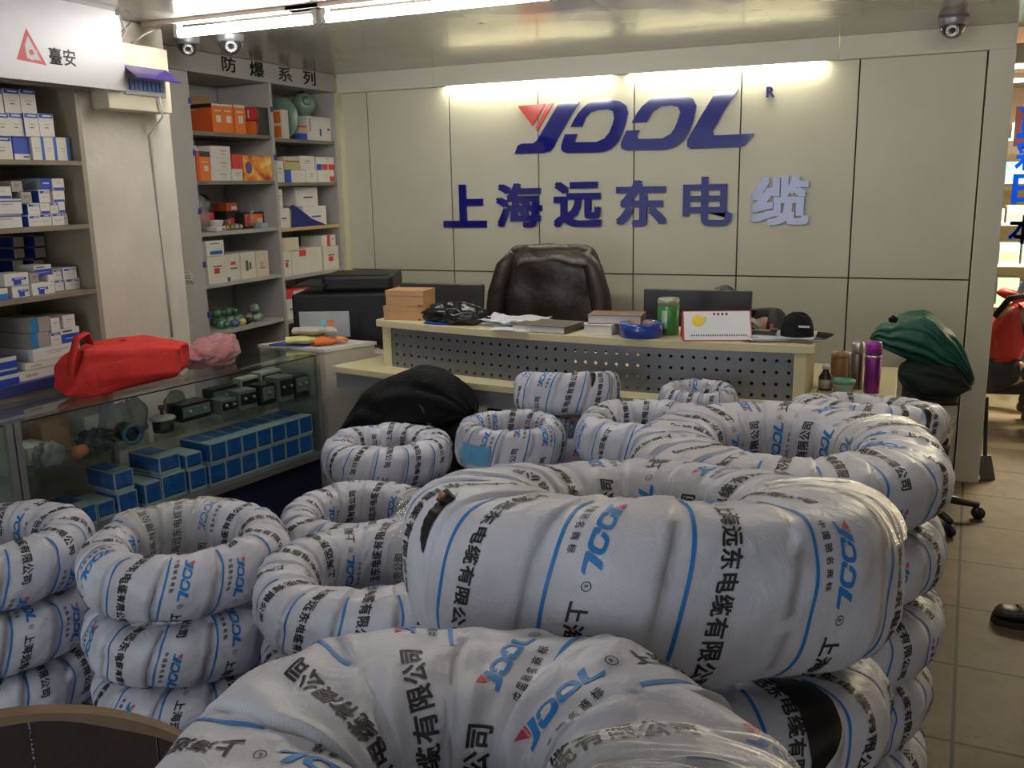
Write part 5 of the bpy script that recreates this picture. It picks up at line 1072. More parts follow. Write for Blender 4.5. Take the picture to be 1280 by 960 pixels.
m = MB(); m.lathe([(.025, .06), (.03, .068), (.012, .08), (0, .081)], (-3.56, 5.115, 2.126), 20, 0, (.75, -.6, .25)); m.build('cover', hg2, t, smooth=True)
for a, b in (((.2, .9, .2), .07), ((.1, -.3, .95), .07)):
    d = Vector(a).normalized(); m = MB(); m.cyl(Vector((-3.56, 5.115, 2.126)) + d * .06, Vector((-3.56, 5.115, 2.126)) + d * .078, .016, n=16); m.build('cable_entry', blackgoods, t, smooth=True)
m = MB(); m.cyl((-3.56, 5.115, 2.049), (-3.56, 5.115, 2.075), .035, n=20); m.build('foot', hg2, t, smooth=True)
t = thing('carton', 'small red, white and blue carton between lamp bell and white carton', 'box', (-3.53, 4.985, 1.9015), 'cartons in the far bay of the explosion-proof unit')
m = MB(); m.box(-3.51, -3.475, 4.93, 5.005, 1.9016, 1.94, 0); m.box(-3.51, -3.475, 4.93, 5.005, 1.94, 1.975, 1); m.box(-3.51, -3.475, 4.93, 5.005, 1.975, 1.985, 2); m.build('box', [cm('blue'), cm('tan'), cm('red')], t)
clear = glass_mat('clear_plastic', (.86, .86, .86), 1.6, .1, .6, 22, milk=.12)
o = blob('plastic_bag', clear, (-3.56, 4.035, 1.47), (.07, .06, .125), None, 31, .22, 5, 36, 22, floor=True); tag(o, 'clear plastic bag at near end of the third shelf', 'bag')
t = thing('packet', 'red and purple packet inside the clear bag on third shelf', 'packet', (-3.55, 4.03, 1.3965)); m = MB(); m.obox((-3.58, 4.0, 1.3965), (.05, .0, 0), (0, .05, 0), (.0, .0, .11)); m.build('pack', [mat('packet_red', (.45, .05, .1), .3)], t, bevel=.008)
t = thing('helmet', 'black and red protective cap behind the clear bag, third shelf', 'helmet', (-3.66, 4.19, 1.3865))
m = MB(); m.lathe([(.075, 0), (.075, .13), (.07, .165), (.05, .195), (.0, .208)], (-3.66, 4.19, 1.3865), 28); m.build('shell', mat('helmet_black', (.015, .014, .016), .3), t, smooth=True)
m = MB(); m.lathe([(.0765, .04), (.0765, .10)], (-3.66, 4.19, 1.3865), 28); m.build('band', cm('red'), t, smooth=True)
t = thing('carton', 'black pack with red label under the small orange box, third shelf', 'box', (-3.66, 4.41, 1.3865)); m = MB(); m.box(-3.72, -3.60, 4.345, 4.465, 1.3868, 1.4885); m.build('pack', cm('black'), t); m = MB(); m.box(-3.5995, -3.599, 4.36, 4.41, 1.40, 1.45); m.build('label', cm('red'), t)
t = thing('switch_box', 'white bowl-shaped switch box with blue mark, third shelf', 'switch', (-3.52, 4.155, 1.3865)); m = MB(); m.box(-3.56, -3.49, 4.12, 4.2, 1.3868, 1.41, 0); m.lathe([(.03, .02), (.045, .055), (.04, .06), (0, .05)], (-3.525, 4.16, 1.387), 24); m.build('body', cm('white'), t, bevel=.003); m = MB(); m.box(-3.4898, -3.489, 4.165, 4.19, 1.392, 1.402); m.build('mark', cm('blue'), t)
brass = mat('brass', (.50, .38, .16), .35, .8)
for i, (y, z, r, l) in enumerate(((4.235, 1.403, .016, .05), (4.27, 1.403, .016, .05), (4.255, 1.431, .015, .045), (4.31, 1.405, .018, .05), (4.35, 1.403, .016, .05))):
    t = thing('cable_gland', ['leftmost brass cable gland in the small heap on third shelf', 'brass cable gland lying second in the heap, third shelf', 'brass cable gland on top of the small heap, third shelf', 'silver grey cable gland beside the brass ones, third shelf', 'silver grey cable gland next to the clear bottle, third shelf'][i], 'fitting', (-3.53, y, z - r), 'cable glands on the third shelf')
    mm = brass if i < 3 else silver
    m = MB(); m.lathe([(r * .8, 0), (r, .004), (r, l * .45), (r * .8, l * .5), (r * .7, l)], (-3.545, y, z), 6, 0, (1, -.2, 0)); m.build('body', mm, t); m = MB(); m.lathe([(r * .86, l * .55), (r * .86, l * .8), (r * .5, l * .82)], (-3.545, y, z), 18, 0, (1, -.2, 0)); m.build('nut', mm, t, smooth=True)
t = thing('bottle', 'clear glass bottle in front of the orange and black box', 'bottle', (-3.51, 4.45, 1.3865)); m = MB(); m.lathe([(.0, .001), (.024, .002), (.025, .06), (.012, .095), (.009, .14), (.011, .145)], (-3.51, 4.45, 1.3865), 24); m.build('glass', glass_mat('bottle_glass', (.82, .84, .82), 1.5, .05), t, smooth=True)
t = thing('carton', 'small pale blue carton at the foot of the clear bottle', 'box', (-3.49, 4.52, 1.3865)); m = MB(); m.box(-3.53, -3.475, 4.49, 4.55, 1.3868, 1.415); m.build('box', cm('pale'), t)
# blue folded plastic
m = MB(); P = [(-3.463, 4.775, 1.3762), (-3.463, 5.14, 1.3762), (-3.463, 4.98, 1.42), (-3.463, 4.82, 1.50), (-3.463, 4.775, 1.515)]
m.prism([(p[1], p[2]) for p in P], lambda a, b, d: (-3.463 + .03 * math.sin((a - 4.77) * 9) * (b - 1.37) * 2 + d * .5, a, b), .006); o = m.build('plastic_sheet', mat('blue_sheet', (.01, .015, .16), .3, bump=.2), None); tag(o, 'dark blue folded plastic sheet leaning on white cartons, far bay', 'plastic sheet')
# green fittings heap
def fitting(i, x, y, z, kind, lab):
    t = thing('conduit_fitting', lab, 'fitting', (x, y, z), 'conduit fittings on the fifth shelf')
    mm = {'g': hg, 'p': hg2, 'b': mat('fit_blue', (.06, .15, .28), .4), 'y': mat('fit_yellow', (.60, .48, .18), .4), 'k': blackgoods, 'w': mat('fit_pale', (.42, .42, .34), .5)}[kind]
    r = .03 if kind in 'gp' else .02; m = MB(); a = i * 1.3; d = Vector((math.cos(a) * .6 + .6, math.sin(a), 0)).normalized()
    if kind in 'gp':
        m.lathe([(0, 0), (r, .001), (r * 1.05, .02), (r * .9, .04), (r * .6, .048), (0, .05)], (x, y, z), 20); m.build('body', mm, t, smooth=True)
        for q in (d, -d):
            m = MB(); m.cyl(Vector((x, y, z + .024)) + q * r * .8, Vector((x, y, z + .024)) + q * (r + .024), .015, .016, 14); m.build('socket', mm, t, smooth=True)
    else:
        m.lathe([(r * .8, -.02), (r, -.015), (r, .012), (r * .8, .02), (r * .5, .02), (r * .5, .0), (0, 0)], (x, y, z + r), 18, 0, d); m.build('body', mm, t, smooth=True)
k = 0
FW = {'g': 'dark green round conduit box', 'p': 'pale green round conduit box', 'b': 'blue conduit nut', 'y': 'yellow conduit nut', 'k': 'black conduit nut', 'w': 'off-white conduit nut'}
for x, y, z, kd, pos in ((-3.54, 4.15, 0, 'g', 'at the near end of the heap'), (-3.50, 4.22, 0, 'b', 'at the front of the heap'), (-3.50, 4.28, 0, 'y', 'beside the blue one'), (-3.50, 4.33, 0, 'k', 'at the front centre'), (-3.53, 4.375, 0, 'w', 'at the front centre, next to the black one'), (-3.62, 4.22, 0, 'g', 'behind the blue nut'), (-3.61, 4.31, 0, 'p', 'behind the black nut'), (-3.62, 4.40, 0, 'g', 'at the back of the heap, far side'), (-3.53, 4.46, 0, 'p', 'at the far front of the heap'), (-3.55, 4.46, .0505, 'p', 'lying on another at the far end'), (-3.62, 4.31, .0505, 'g', 'on top of the heap, middle'), (-3.63, 4.22, .0505, 'g', 'on top of the heap, near side'), (-3.62, 4.49, 0, 'w', 'in the far back corner')):
    fitting(k, x, y, .8436 + z, kd, FW[kd] + ' ' + pos + ', fifth shelf'); k += 1
sheets('folders', 'blue and white folders lying on the lowest far-bay shelf above the printer', 'papers', -3.58, 5.08, .82, .26, .30, 5, .2, .03, [mat('folder_blue', (.02, .05, .38), .4), paper_m], 44)

# electrical box on the pillar
t = thing('fuse_box', 'cream metal fuse box with dark violet lid on the pillar', 'fuse box', (-3.05, 3.15, 1.93))
m = MB(); m.box(-3.0985, -3.0015, 2.968, 3.325, 1.938, 2.204); m.build('case', mat('cream_steel', (.62, .57, .42), .5, var=.04), t, bevel=.004)
m = MB(); m.box(-2.9995, -2.992, 3.055, 3.285, 2.0, 2.105); m.build('breaker_plate', mat('plate_grey', (.42, .42, .42), .4), t, bevel=.002)
vio = mat('violet_plastic', (.045, .028, .15), .15)
m = MB(); m.obox((-2.991, 3.045, 2.112), (0, .25, 0), (.075, 0, -.055), (.002, 0, .003)); m.build('lid', vio, t)
m = MB()
for k in range(8): m.box(-2.9918, -2.982, 3.075 + k * .024, 3.093 + k * .024, 2.02, 2.06)
m.build('breaker', mat('breaker_blue', (.10, .16, .40), .4), t)
wht = mat('white_cable', (.60, .57, .52), .5)
def wire(label, pts, r=.004, mtl=None, group='loose wires by the pillar', name='cable'):
    m = MB(); m.tube(pts, r); o = m.build(name, mtl or wht, smooth=True); return tag(o, label, 'cable', group)
wire('white cable running down the pillar from the fuse box', [(-2.985, 3.235, 2.0), (-2.99, 3.25, 1.92), (-3.093, 3.27, 1.85), (-3.094, 3.285, 1.4), (-3.094, 3.29, .95)], .005)
wire('pale cable from the fuse box top to the ceiling', [(-3.05, 3.1, 2.21), (-3.04, 3.14, 2.26), (-3.02, 3.09, 2.31)])
wire('second pale cable looping from the fuse box to the ceiling', [(-3.04, 3.16, 2.212), (-3.0, 3.2, 2.25), (-3.02, 3.3, 2.29), (-3.05, 3.36, 2.313)])
wire('thin dark wire hanging above the fuse box', [(-3.06, 3.0, 2.30), (-3.03, 3.05, 2.24), (-3.05, 3.12, 2.25), (-3.06, 3.2, 2.31)], .002, black_pvc)
wire('white cable hanging beside the pillar edge', [(-3.445, 3.755, 2.15), (-3.445, 3.757, 1.75), (-3.444, 3.768, 1.6), (-3.445, 3.76, 1.5)], .004)
t = wire('bundle of white wire hanging on the shelf side panel', [(-3.444 + .006 * math.sin(k * 1.9), 3.80 + .045 * math.cos(k * .9), 1.13 + .022 * math.sin(k * .9) + .002 * k) for k in range(24)], .004)

# ------------------------------------------------------------------ glass counter
steel = mat('aluminium_post', (.35, .35, .34), .35, .7); gl = glass_mat('counter_glass', (.90, .95, .93), 1.0, .015); navy = mat('navy_plinth', (.012, .014, .05), .5); inside = mat('counter_inside', (.30, .28, .24), .6)
c0 = Vector((-2.78, 2.173, 0)); ca = Vector((.1720, .9851, 0)); cb = Vector((-.9851, .1720, 0)); cz = Vector((0, 0, 1)); CL, CD = 1.474, .28
def cp(a, b, z): return c0 + ca * a + cb * b + cz * z
def cbox(m, a0, a1, b0, b1, z0, z1, mi=0): return m.obox(cp(a0, b0, z0), ca * (a1 - a0), cb * (b1 - b0), cz * (z1 - z0), mi)
def counter(label, s0, s1, group):
    t = thing('display_counter', label, 'counter', cp((s0 + s1) / 2, CD / 2, 0), group)
    m = MB(); cbox(m, s0, s1, 0, CD, .838, .850); m.build('glass_top', gl, t)
    m = MB(); cbox(m, s0 + .022, s1 - .022, .004, .010, .366, .834); m.build('front_glass', gl, t)
    m = MB(); cbox(m, s0 + .01, s1 - .01, .014, CD - .01, .632, .640); m.build('glass_shelf', gl, t)
    m = MB(); cbox(m, s0, s1, 0, CD, .335, .366); m.build('bottom_board', steel, t)
    m = MB(); cbox(m, s0 + .01, s1 - .01, .03, CD, 0, .335); m.build('plinth', navy, t)
    for a in (s0, s1 - .022):
        for b in (0, CD - .022):
            m = MB(); cbox(m, a, a + .022, b, b + .022, .366, .838); m.build('post', steel, t)
    m = MB(); cbox(m, s0, s0 + .008, .022, CD - .022, .366, .838); cbox(m, s1 - .008, s1, .022, CD - .022, .366, .838); m.build('side_board', inside, t)
    m = MB(); cbox(m, s0 + .03, s1 - .03, .0, .006, .834, .838); m.build('top_rail', black_pvc, t)
    return t
counter('glass display counter full of blue boxes and switchgear', 0, CL, 'glass display counters')
counter('second glass counter cut off by the left edge of the photo', -1.3, -.006, 'glass display counters')
# white end cabinet
ivory = mat('ivory_melamine', (.60, .55, .47), .5, var=.04)
A0 = Vector((-2.540, 3.690, 0)); dA = Vector((.415, .910, 0)); dB = Vector((-.415, .03, 0)) * 1.0
t = thing('end_cabinet', 'ivory cabinet at the end of the glass counter, holding gloves', 'cabinet', (-2.7, 3.8, 0))
Lc = .30
m = MB(); m.obox(A0 + cz * .835, dA * Lc, dB, cz * .015); m.build('top', mat('white_laminate', (.66, .64, .60), .35), t)
m = MB(); m.obox(A0 + cz * 0 - Vector((.006, -.004, 0)), dA * (Lc - .01), dB * .97, cz * .835); m.build('body', ivory, t)
t = thing('printer_stand', 'low cabinet under the black printer', 'cabinet', (-2.7, 4.2, 0))
m = MB(); m.box(-3.10, -2.40, 4.005, 4.50, .76, .78); m.build('top', ivory, t); m = MB(); m.box(-3.08, -2.41, 4.02, 4.49, 0, .76); m.build('body', ivory, t)
# gloves and a blue tray on the cabinet
glv_w = mat('glove_knit', (.46, .42, .36), .9, bump=.4); glv_o = mat('glove_orange', (.75, .20, .05), .8, bump=.4, bscale=40); glv_y = mat('glove_yellow', (.62, .60, .22), .8)
t = thing('folder', 'blue plastic folder on the ivory cabinet under the gloves', 'folder', (-2.78, 3.78, .8512)); m = MB(); m.obox((-2.88, 3.71, .8512), (.20, .0, 0), (.03, .10, 0), (0, 0, .004)); m.build('cover', mat('folder_blue', (.02, .05, .38)), t)
def glove(label, x, y, z, rz, mats, s=1.0):
    t = thing('work_glove', label, 'glove', (x, y, z), 'work gloves on the cabinet', rz)
    m = MB(); m.grid(lambda u, v: ((v - .5) * .13 * s, .045 * s * math.cos(2 * PI * u) * (1 - .25 * (2 * v - 1) ** 2) + .004 * math.sin(9 * v), .022 * s + .02 * s * math.sin(2 * PI * u) * (1 - .2 * (2 * v - 1) ** 4) + .003 * math.sin(14 * u)), 24, 12, cu=True); m.build('palm', mats[0], t, smooth=True, local=True)
    for k in range(4):
        m = MB(); yy = (-.034 + k * .022) * s; L = (.06, .072, .068, .052)[k] * s
        m.tube([(.05 * s, yy, .022 * s), (.065 * s + L * .4, yy * 1.1, .03 * s), (.065 * s + L * .8, yy * 1.15, .022 * s), (.065 * s + L, yy * 1.15, .015 * s)], [.011 * s, .0105 * s, .010 * s, .006 * s], 10); m.build('finger', mats[1 + k % 2] if len(mats) > 2 else mats[-1], t, smooth=True, local=True)
    m = MB(); m.tube([(-.01, .035 * s, .02 * s), (.03 * s, .065 * s, .022 * s), (.06 * s, .075 * s, .02 * s)], [.013 * s, .011 * s, .008 * s], 10); m.build('thumb', mats[-1], t, smooth=True, local=True)
    m = MB(); m.grid(lambda u, v: (-.06 * s - .035 * s * v, .04 * s * math.cos(2 * PI * u), .022 * s + .018 * s * math.sin(2 * PI * u)), 20, 3, cu=True); m.build('cuff', mats[0], t, smooth=True, local=True)
glove('orange and yellow work glove lying lower on the cabinet', -2.70, 3.765, .856, .6, [glv_y, glv_o, glv_y], 1.0)
glove('orange work glove lying right of the yellow one on the cabinet', -2.60, 3.80, .8525, 1.0, [glv_o, glv_o, glv_y], .8)
glove('grey knitted work glove on top of the orange gloves', -2.68, 3.795, .897, .3, [glv_w, glv_w], .95)

# goods inside the counter
bx_blue = mat('carton_blue', (.012, .115, .43), .4, var=.05); bx_edge = mat('carton_edge', (.44, .49, .51), .5)
def bluebox(lab, a0, a1, z0, z1, b0, d=.15, top=None):
    m = MB(); cbox(m, a0, a1, b0, b0 + d, z0 + .001, z1 - .001, 1); w = .005; e = -.0006
    q = lambda A, B, Z0, Z1, mi: m.quad(cp(A, b0 + e, Z0), cp(B, b0 + e, Z0), cp(B, b0 + e, Z1), cp(A, b0 + e, Z1), mi)
    q(a0 + w, a1 - w, z0 + .014, z1 - w, 0); e = -.001; q(a0 + w * 2, a1 - w * 3, z0 + .016, z0 + .021, 2)
    m.quad(cp(a0 - .0006, b0 + w, z0 + .012), cp(a0 - .0006, b0 + d - w, z0 + .012), cp(a0 - .0006, b0 + d - w, z1 - w), cp(a0 - .0006, b0 + w, z1 - w), 0)
    if top: m.quad(cp(a0 + w, b0 + d * .35, z1 - .0004), cp(a1 - w, b0 + d * .35, z1 - .0004), cp(a1 - w, b0 + d * .95, z1 - .0004), cp(a0 + w, b0 + d * .95, z1 - .0004), 0)
    o = m.build('blue_carton', [bx_blue, bx_edge, ink_black]); c = cp((a0 + a1) / 2, b0 + d / 2, z0); o.data.transform(Matrix.Translation(-c)); o.location = c
    tag(o, lab, 'box', 'blue cartons in the glass counter')
od = ['first', 'second', 'third', 'fourth', 'fifth', 'sixth', 'seventh', 'eighth']
for k in range(7):
    a = .812 + k * .0872
    bluebox(f'blue carton, {od[k]} from left in the bottom row behind the counter glass', a, a + .0855, .3665, .461, .03, .2)
for k in range(7):
    a = .826 + k * .0862
    bluebox(f'blue carton, {od[k]} from left in the upper row behind the counter glass', a, a + .0845, .461, .552, .03, .2, True)
bluebox('lone blue carton in bottom row under the tilted pair', .72, .805, .3665, .461, .045)
bluebox('blue carton lying on the lone one, left of the long rows', .715, .795, .461, .53, .05)
bluebox('largest dusty blue carton standing left of the long rows', .59, .705, .3665, .47, .05, .2, True)
bluebox('blue carton with wide front lying on the largest dusty one', .60, .70, .47, .545, .07, .2, True)
bluebox('narrow blue carton left of the largest dusty one', .51, .585, .3665, .462, .05)
bluebox('small blue carton lying high at left of the counter bottom', .40, .485, .452, .535, .08, .18, True)
bluebox('blue carton under the small high one, counter bottom', .395, .48, .3665, .452, .06)
bluebox('flat wide blue carton at the far left of counter bottom', .10, .30, .3665, .45, .06, .2, True)
bluebox('narrow blue carton beside the flat wide one', .31, .385, .3665, .44, .07)
sw_d = mat('switch_black', (.018, .018, .018), .4); sw_g = mat('switch_grey', (.16, .17, .16), .45); sw_c = mat('switch_cream', (.42, .41, .32), .45)
def device(lab, a0, a1, b0, d, z0, z1, mtl, knobs=2, name='switchgear'):
    c = cp((a0 + a1) / 2, b0 + d / 2, z0); t = thing(name, lab, 'switchgear', c, 'switchgear on the glass shelf')
    m = MB(); cbox(m, a0, a1, b0 + .006, b0 + d, z0, z1); m.build('case', mtl, t, bevel=.003)
    m = MB(); cbox(m, a0 + .006, a1 - .006, b0, b0 + .006, z0 + (z1 - z0) * .25, z1 - .012); m.build('cover', sw_g if mtl is sw_d else sw_d, t, bevel=.002)
    for k in range(knobs):
        a = a0 + (a1 - a0) * (k + .5) / knobs; m = MB(); m.cyl(cp(a, b0 - .0002, z0 + (z1 - z0) * .6), cp(a, b0 - .010, z0 + (z1 - z0) * .6), .007, n=12); m.build('knob', silver, t, smooth=True)
G = .641
device('wide black switch unit right of the cream disc on glass shelf', .785, .94, .14, .10, G, G + .075, sw_d, 2)
device('black contactor lying behind the wide black switch unit', 1.0, 1.15, .20, .07, G, G + .095, sw_d, 3)
device('grey breaker block right of the wide black switch unit', .965, 1.05, .10, .09, G, G + .065, sw_g, 2)
device('pair of dark grey meters in the middle of glass shelf', 1.06, 1.16, .09, .08, G, G + .085, sw_g, 2)
device('tall dark relay third from the far end of glass shelf', 1.17, 1.25, .07, .09, G, G + .095, sw_d, 1)
device('tall grey relay second from the far end of glass shelf', 1.26, 1.35, .05, .10, G, G + .115, sw_g, 2)
device('dark meter at the far end of glass shelf', 1.36, 1.445, .05, .10, G, G + .105, sw_d, 2)
device('cream rotary switch with round dial standing at the back of glass shelf', 1.165, 1.27, .195, .06, G, G + .115, sw_c, 1)
device('cream relay block behind the far meters on glass shelf', 1.29, 1.42, .20, .07, G, G + .12, sw_c, 2)
def ctn(lab, a0, a1, b0, d, z1, mtl):
    o = MB(); cbox(o, a0, a1, b0, b0 + d, G + .0004, z1); q = o.build('carton', mtl, bevel=.001); tag(q, lab, 'box', 'cartons on the glass shelf')
ctn('white carton at near end of the glass shelf', .10, .19, .12, .13, .705, cm('white')); ctn('brown kraft carton on the glass shelf', .20, .31, .19, .09, .765, kraft); ctn('white carton right of the brown kraft one on glass shelf', .37, .46, .18, .10, .755, cm('white'))
def cblob(name, lab, cat, a, b, rad, mtl, seed, amp=.2, f=6, z=G):
    c = cp(a, b, z + rad[2] * .62 + .0005); o = blob(name, mtl, c, rad, None, seed, amp, f, 32, 18); tag(o, lab, cat, None)
smoke = glass_mat('grey_film_bag', (.45, .44, .43), 1.5, .12, .8, 26, milk=.25)
cblob('plastic_bag', 'grey film bag of small parts at the near end of glass shelf', 'bag', .15, .075, (.045, .055, .05), smoke, 61, .3)
cblob('cable_bundle', 'tangle of black cable on the glass shelf', 'cable', .345, .09, (.06, .08, .05), mat('black_tangle', (.01, .01, .011), .5, bump=1.0, bscale=50), 62, .3, 9)
cblob('plastic_bag', 'clear film bag behind the blue-ringed lens on glass shelf', 'bag', .49, .17, (.05, .07, .09), smoke, 63, .3)
cblob('plastic_bag', 'clear film bag between lens and cream disc on glass shelf', 'bag', .60, .20, (.05, .05, .085), smoke, 64, .3)
cblob('plastic_bag', 'dark film bag behind the wide black switch unit', 'bag', .84, .252, (.025, .06, .075), smoke, 65, .25)
t = thing('cap_ring', 'orange plug cap lying on the glass shelf', 'cap', cp(.255, .05, G)); m = MB(); m.cyl(cp(.235, .04, G + .026), cp(.275, .055, G + .026), .025, .022, 20); m.build('cap', mat('plug_orange', (.55, .16, .03), .4), t, smooth=True)
t = thing('lens_unit', 'black cylinder with teal ring on the glass shelf', 'lens', cp(.47, .05, G))
m = MB(); m.cyl(cp(.47, .035, G + .042), cp(.485, .11, G + .042), .038, n=28); m.build('barrel', sw_d, t, smooth=True)
m = MB(); d_ = (cp(.47, .02, 0) - cp(.485, .10, 0)); m.lathe([(.028, .0), (.041, .0), (.041, .012), (.028, .012), (.028, 0)], cp(.4705, .037, G + .042), 28, 0, d_); m.build('ring', mat('teal_ring', (.03, .13, .17), .35), t, smooth=True)
t = thing('push_button', 'cream disc with dark red knob standing on the glass shelf', 'push button', cp(.66, .10, G))
m = MB(); m.lathe([(.04, 0), (.042, .004), (.042, .045), (.03, .05)], cp(.66, .10, G + .0005), 28); m.build('base', sw_d, t, smooth=True)
m = MB(); m.lathe([(.05, .05), (.053, .054), (.05, .06), (.02, .07), (0, .071)], cp(.66, .10, G + .0005), 28); m.build('disc', sw_c, t, smooth=True)
m = MB(); m.lathe([(.008, .07), (.008, .09), (.014, .094), (.014, .108), (0, .112)], cp(.66, .10, G + .0005), 16); m.build('knob', mat('knob_red', (.12, .02, .02), .4), t, smooth=True)

# bag and cloth on the counter
redm = mat('red_nonwoven', (.62, .025, .018), .75, bump=.25, bscale=120, var=.08)
def redbag():
    rb = np.random.RandomState(77); PN = rb.normal(size=(46, 3)); PN /= np.linalg.norm(PN, axis=1)[:, None]; PD = rb.uniform(.86, 1.10, 46)
    nn = noise3(71, 9, 5.5); n2 = noise3(72, 5, 7); n3 = noise3(73, 5, 12); m = MB()
    def fn(u, v):
        th = 2 * PI * u; ph = PI * (v - .5) * .995; x, y, z = math.cos(ph) * math.cos(th), math.cos(ph) * math.sin(th), math.sin(ph)
        k = float(np.sum((np.maximum(0, PN @ np.array((x, y, z))) / PD) ** 44)) ** (-1 / 44) * .95 + .10 * nn((x, y, z)) - .05 * abs(n3((x, y, z)))
        sg = lambda q, p: math.copysign(abs(q) ** p, q)
        a = .56 + .275 * sg(x, .55) * k; b = .165 + .12 * sg(y, .6) * k; zz = .098 * k * sg(z, .6) * (1.08 - .22 * x + .10 * nn((x * 2, 0, 1))) + .082
        return cp(a - .0, b, .8508 + max(0, zz))
    m.grid(fn, 120, 60, cu=True); o = m.build('cloth_bag', redm, smooth=True); tag(o, 'red fabric bag slumped on the glass counter', 'bag')
    m = MB(); pts = [cp(.27, .07, .94), cp(.285, .08, 1.0), cp(.33, .10, 1.075), cp(.38, .11, 1.09), cp(.40, .12, 1.04)]; w = .028
    vs = []
    for p in pts: vs += [p - cb * w * .5, p + cb * w * .9 + cz * .004]
    m.add(vs, [(2 * i, 2 * i + 2, 2 * i + 3, 2 * i + 1) for i in range(4)]); q = m.build('handle', redm, o, smooth=True, local=True); s2 = q.modifiers.new('thick', 'SOLIDIFY'); s2.thickness = .004
    m = MB()
    for k in range(5): m.cyl(cp(.455 + .012 * (k % 3), .085 + .006 * k, .975 + .012 * k), cp(.460 + .012 * (k % 3), .08 + .006 * k, .982 + .012 * k), .007, n=8)
    return o
redbag()
pinkm = mat('pink_towel', (.42, .17, .18), .95, bump=.7, bscale=70, sheen=.3)
def cloth(name, label, cat, a0, a1, b0, b1, h, mtl, seed):
    nn = noise3(seed, 8, 4.0); n2 = noise3(seed + 1, 8, 9); m = MB()
    def fn(u, v):
        e = min(1, 5 * min(u, 1 - u, v, 1 - v)); w = .025 * nn((u * 2, v * 2, 0))
        return cp(a0 + (a1 - a0) * u + w, b0 + (b1 - b0) * v + .03 * nn((u * 2, v * 2, 5)), .852 + h * (.25 + .75 * math.sin(PI * u) ** .6 * math.sin(PI * (.15 + .7 * v))) * e * (.7 + .55 * n2((u * 1.6, v * 1.6, 1)) + .5 * nn((u * 3, v, 3))) + .002)
    m.grid(lambda u, v: (lambda p: (p[0], p[1], max(p[2], .8525)))(fn(u, v)), 48, 30); o = m.build(name, mtl, smooth=True); q = o.modifiers.new('thick', 'SOLIDIFY'); q.thickness = -.006; q.offset = -1
    return tag(o, label, cat)
c = cp(.985, .175, .8505); nn = noise3(83, 7, 6); n2 = noise3(84, 6, 13); m = MB()
def tw(u, v):
    th = 2 * PI * u; ph = PI * (v - .5) * .998; x, y, z = math.cos(ph) * math.cos(th), math.cos(ph) * math.sin(th), math.sin(ph)
    k = 1 + .28 * nn((x, y, z)) - .34 * abs(n2((x, y, z)))
    return cp(.985 + .15 * x * k, .175 + .085 * y * k, .8515 + max(0, .055 + .075 * z * k + .03 * x * (z > 0)))
m.grid(tw, 64, 34, cu=True); o = m.build('towel', pinkm, smooth=True); tag(o, 'crumpled pink towel on the glass counter beside the red bag', 'towel')

# ------------------------------------------------------------------ wooden cable reel at the lower left
wood_d = mat('reel_plank', (.032, .019, .012), .75, var=.25, scale=9, bump=.3, bscale=30); wood_l = mat('reel_rim', (.20, .13, .075), .8, var=.15)
rc = Vector((-1.222, .803, .432)); rn = Vector((.79, -.613, 0)).normalized(); rt = Vector((0, 0, 1)).cross(rn); rz_ = Vector((0, 0, 1))
t = thing('reel_flange', 'round dark wooden reel flange of planks standing at the lower left corner', 'reel flange', (rc.x, rc.y, 0))
def flange(off, th):
    m = MB(); Rf = .43; n = 5; w = 2 * Rf / n
    for k in range(n):
        a0, a1 = -Rf + k * w + .0015, -Rf + (k + 1) * w - .0015; poly = []
        for i in range(13):
            a = a0 + (a1 - a0) * i / 12; poly.append((a, math.sqrt(max(0, Rf * Rf - a * a))))
        poly = poly + [(a, -b) for a, b in reversed(poly)]
        dz = .001 * (k % 2)
        m.prism(poly, lambda a, b, d: rc + rn * (off + dz + d) + rt * a + rz_ * b, th)
    o = m.build('flange', wood_d, t)
    rm = MB(); nn = noise3(44, 5, 9)
    rm.grid(lambda u, v: rc + rn * (off + th * (-.02 + 1.05 * (1, 0, 0, 1)[int(round(v * 3))] * 1.0) + (.0015 if v in (0, 1) else 0)) + (rt * math.cos(2 * PI * u) + rz_ * math.sin(2 * PI * u)) * (.4315 - (.010 + .006 * nn((math.cos(2 * PI * u), math.sin(2 * PI * u), 0))) * (1 if v in (0, 1) else 0)), 90, 3, cu=True) if False else None
    vs = []; N_ = 90
    for i in range(N_):
        a = 2 * PI * i / N_; e = rt * math.cos(a) + rz_ * math.sin(a); ri = .417 + .008 * nn((math.cos(a), math.sin(a), 0))
        vs += [rc + rn * (off + th + .002) + e * ri, rc + rn * (off + th + .001) + e * .4312, rc + rn * (off - .001) + e * .4312]
    rm.add(vs, [(i * 3 + j, ((i + 1) % N_) * 3 + j, ((i + 1) % N_) * 3 + j + 1, i * 3 + j + 1) for i in range(N_) for j in range(2)])
    rm.build('rim', wood_l, o, smooth=False, local=False)
    return o
flange(.0, .026)
m = MB(); m.cyl(rc - rn * .13, rc, .16, n=36); m.build('drum', wood_l, t, smooth=True)
for k in range(4):
    a = PI / 4 + k * PI / 2; p = rc + (rt * math.cos(a) + rz_ * math.sin(a)) * .15; m = MB(); m.cyl(p + rn * .026, p + rn * .038, .014, n=6); m.build('bolt', steel, t)
m = MB(); m.cyl(rc + rn * .0262, rc + rn * .029, .035, n=24); m.build('axle_hole', black_pvc, t)
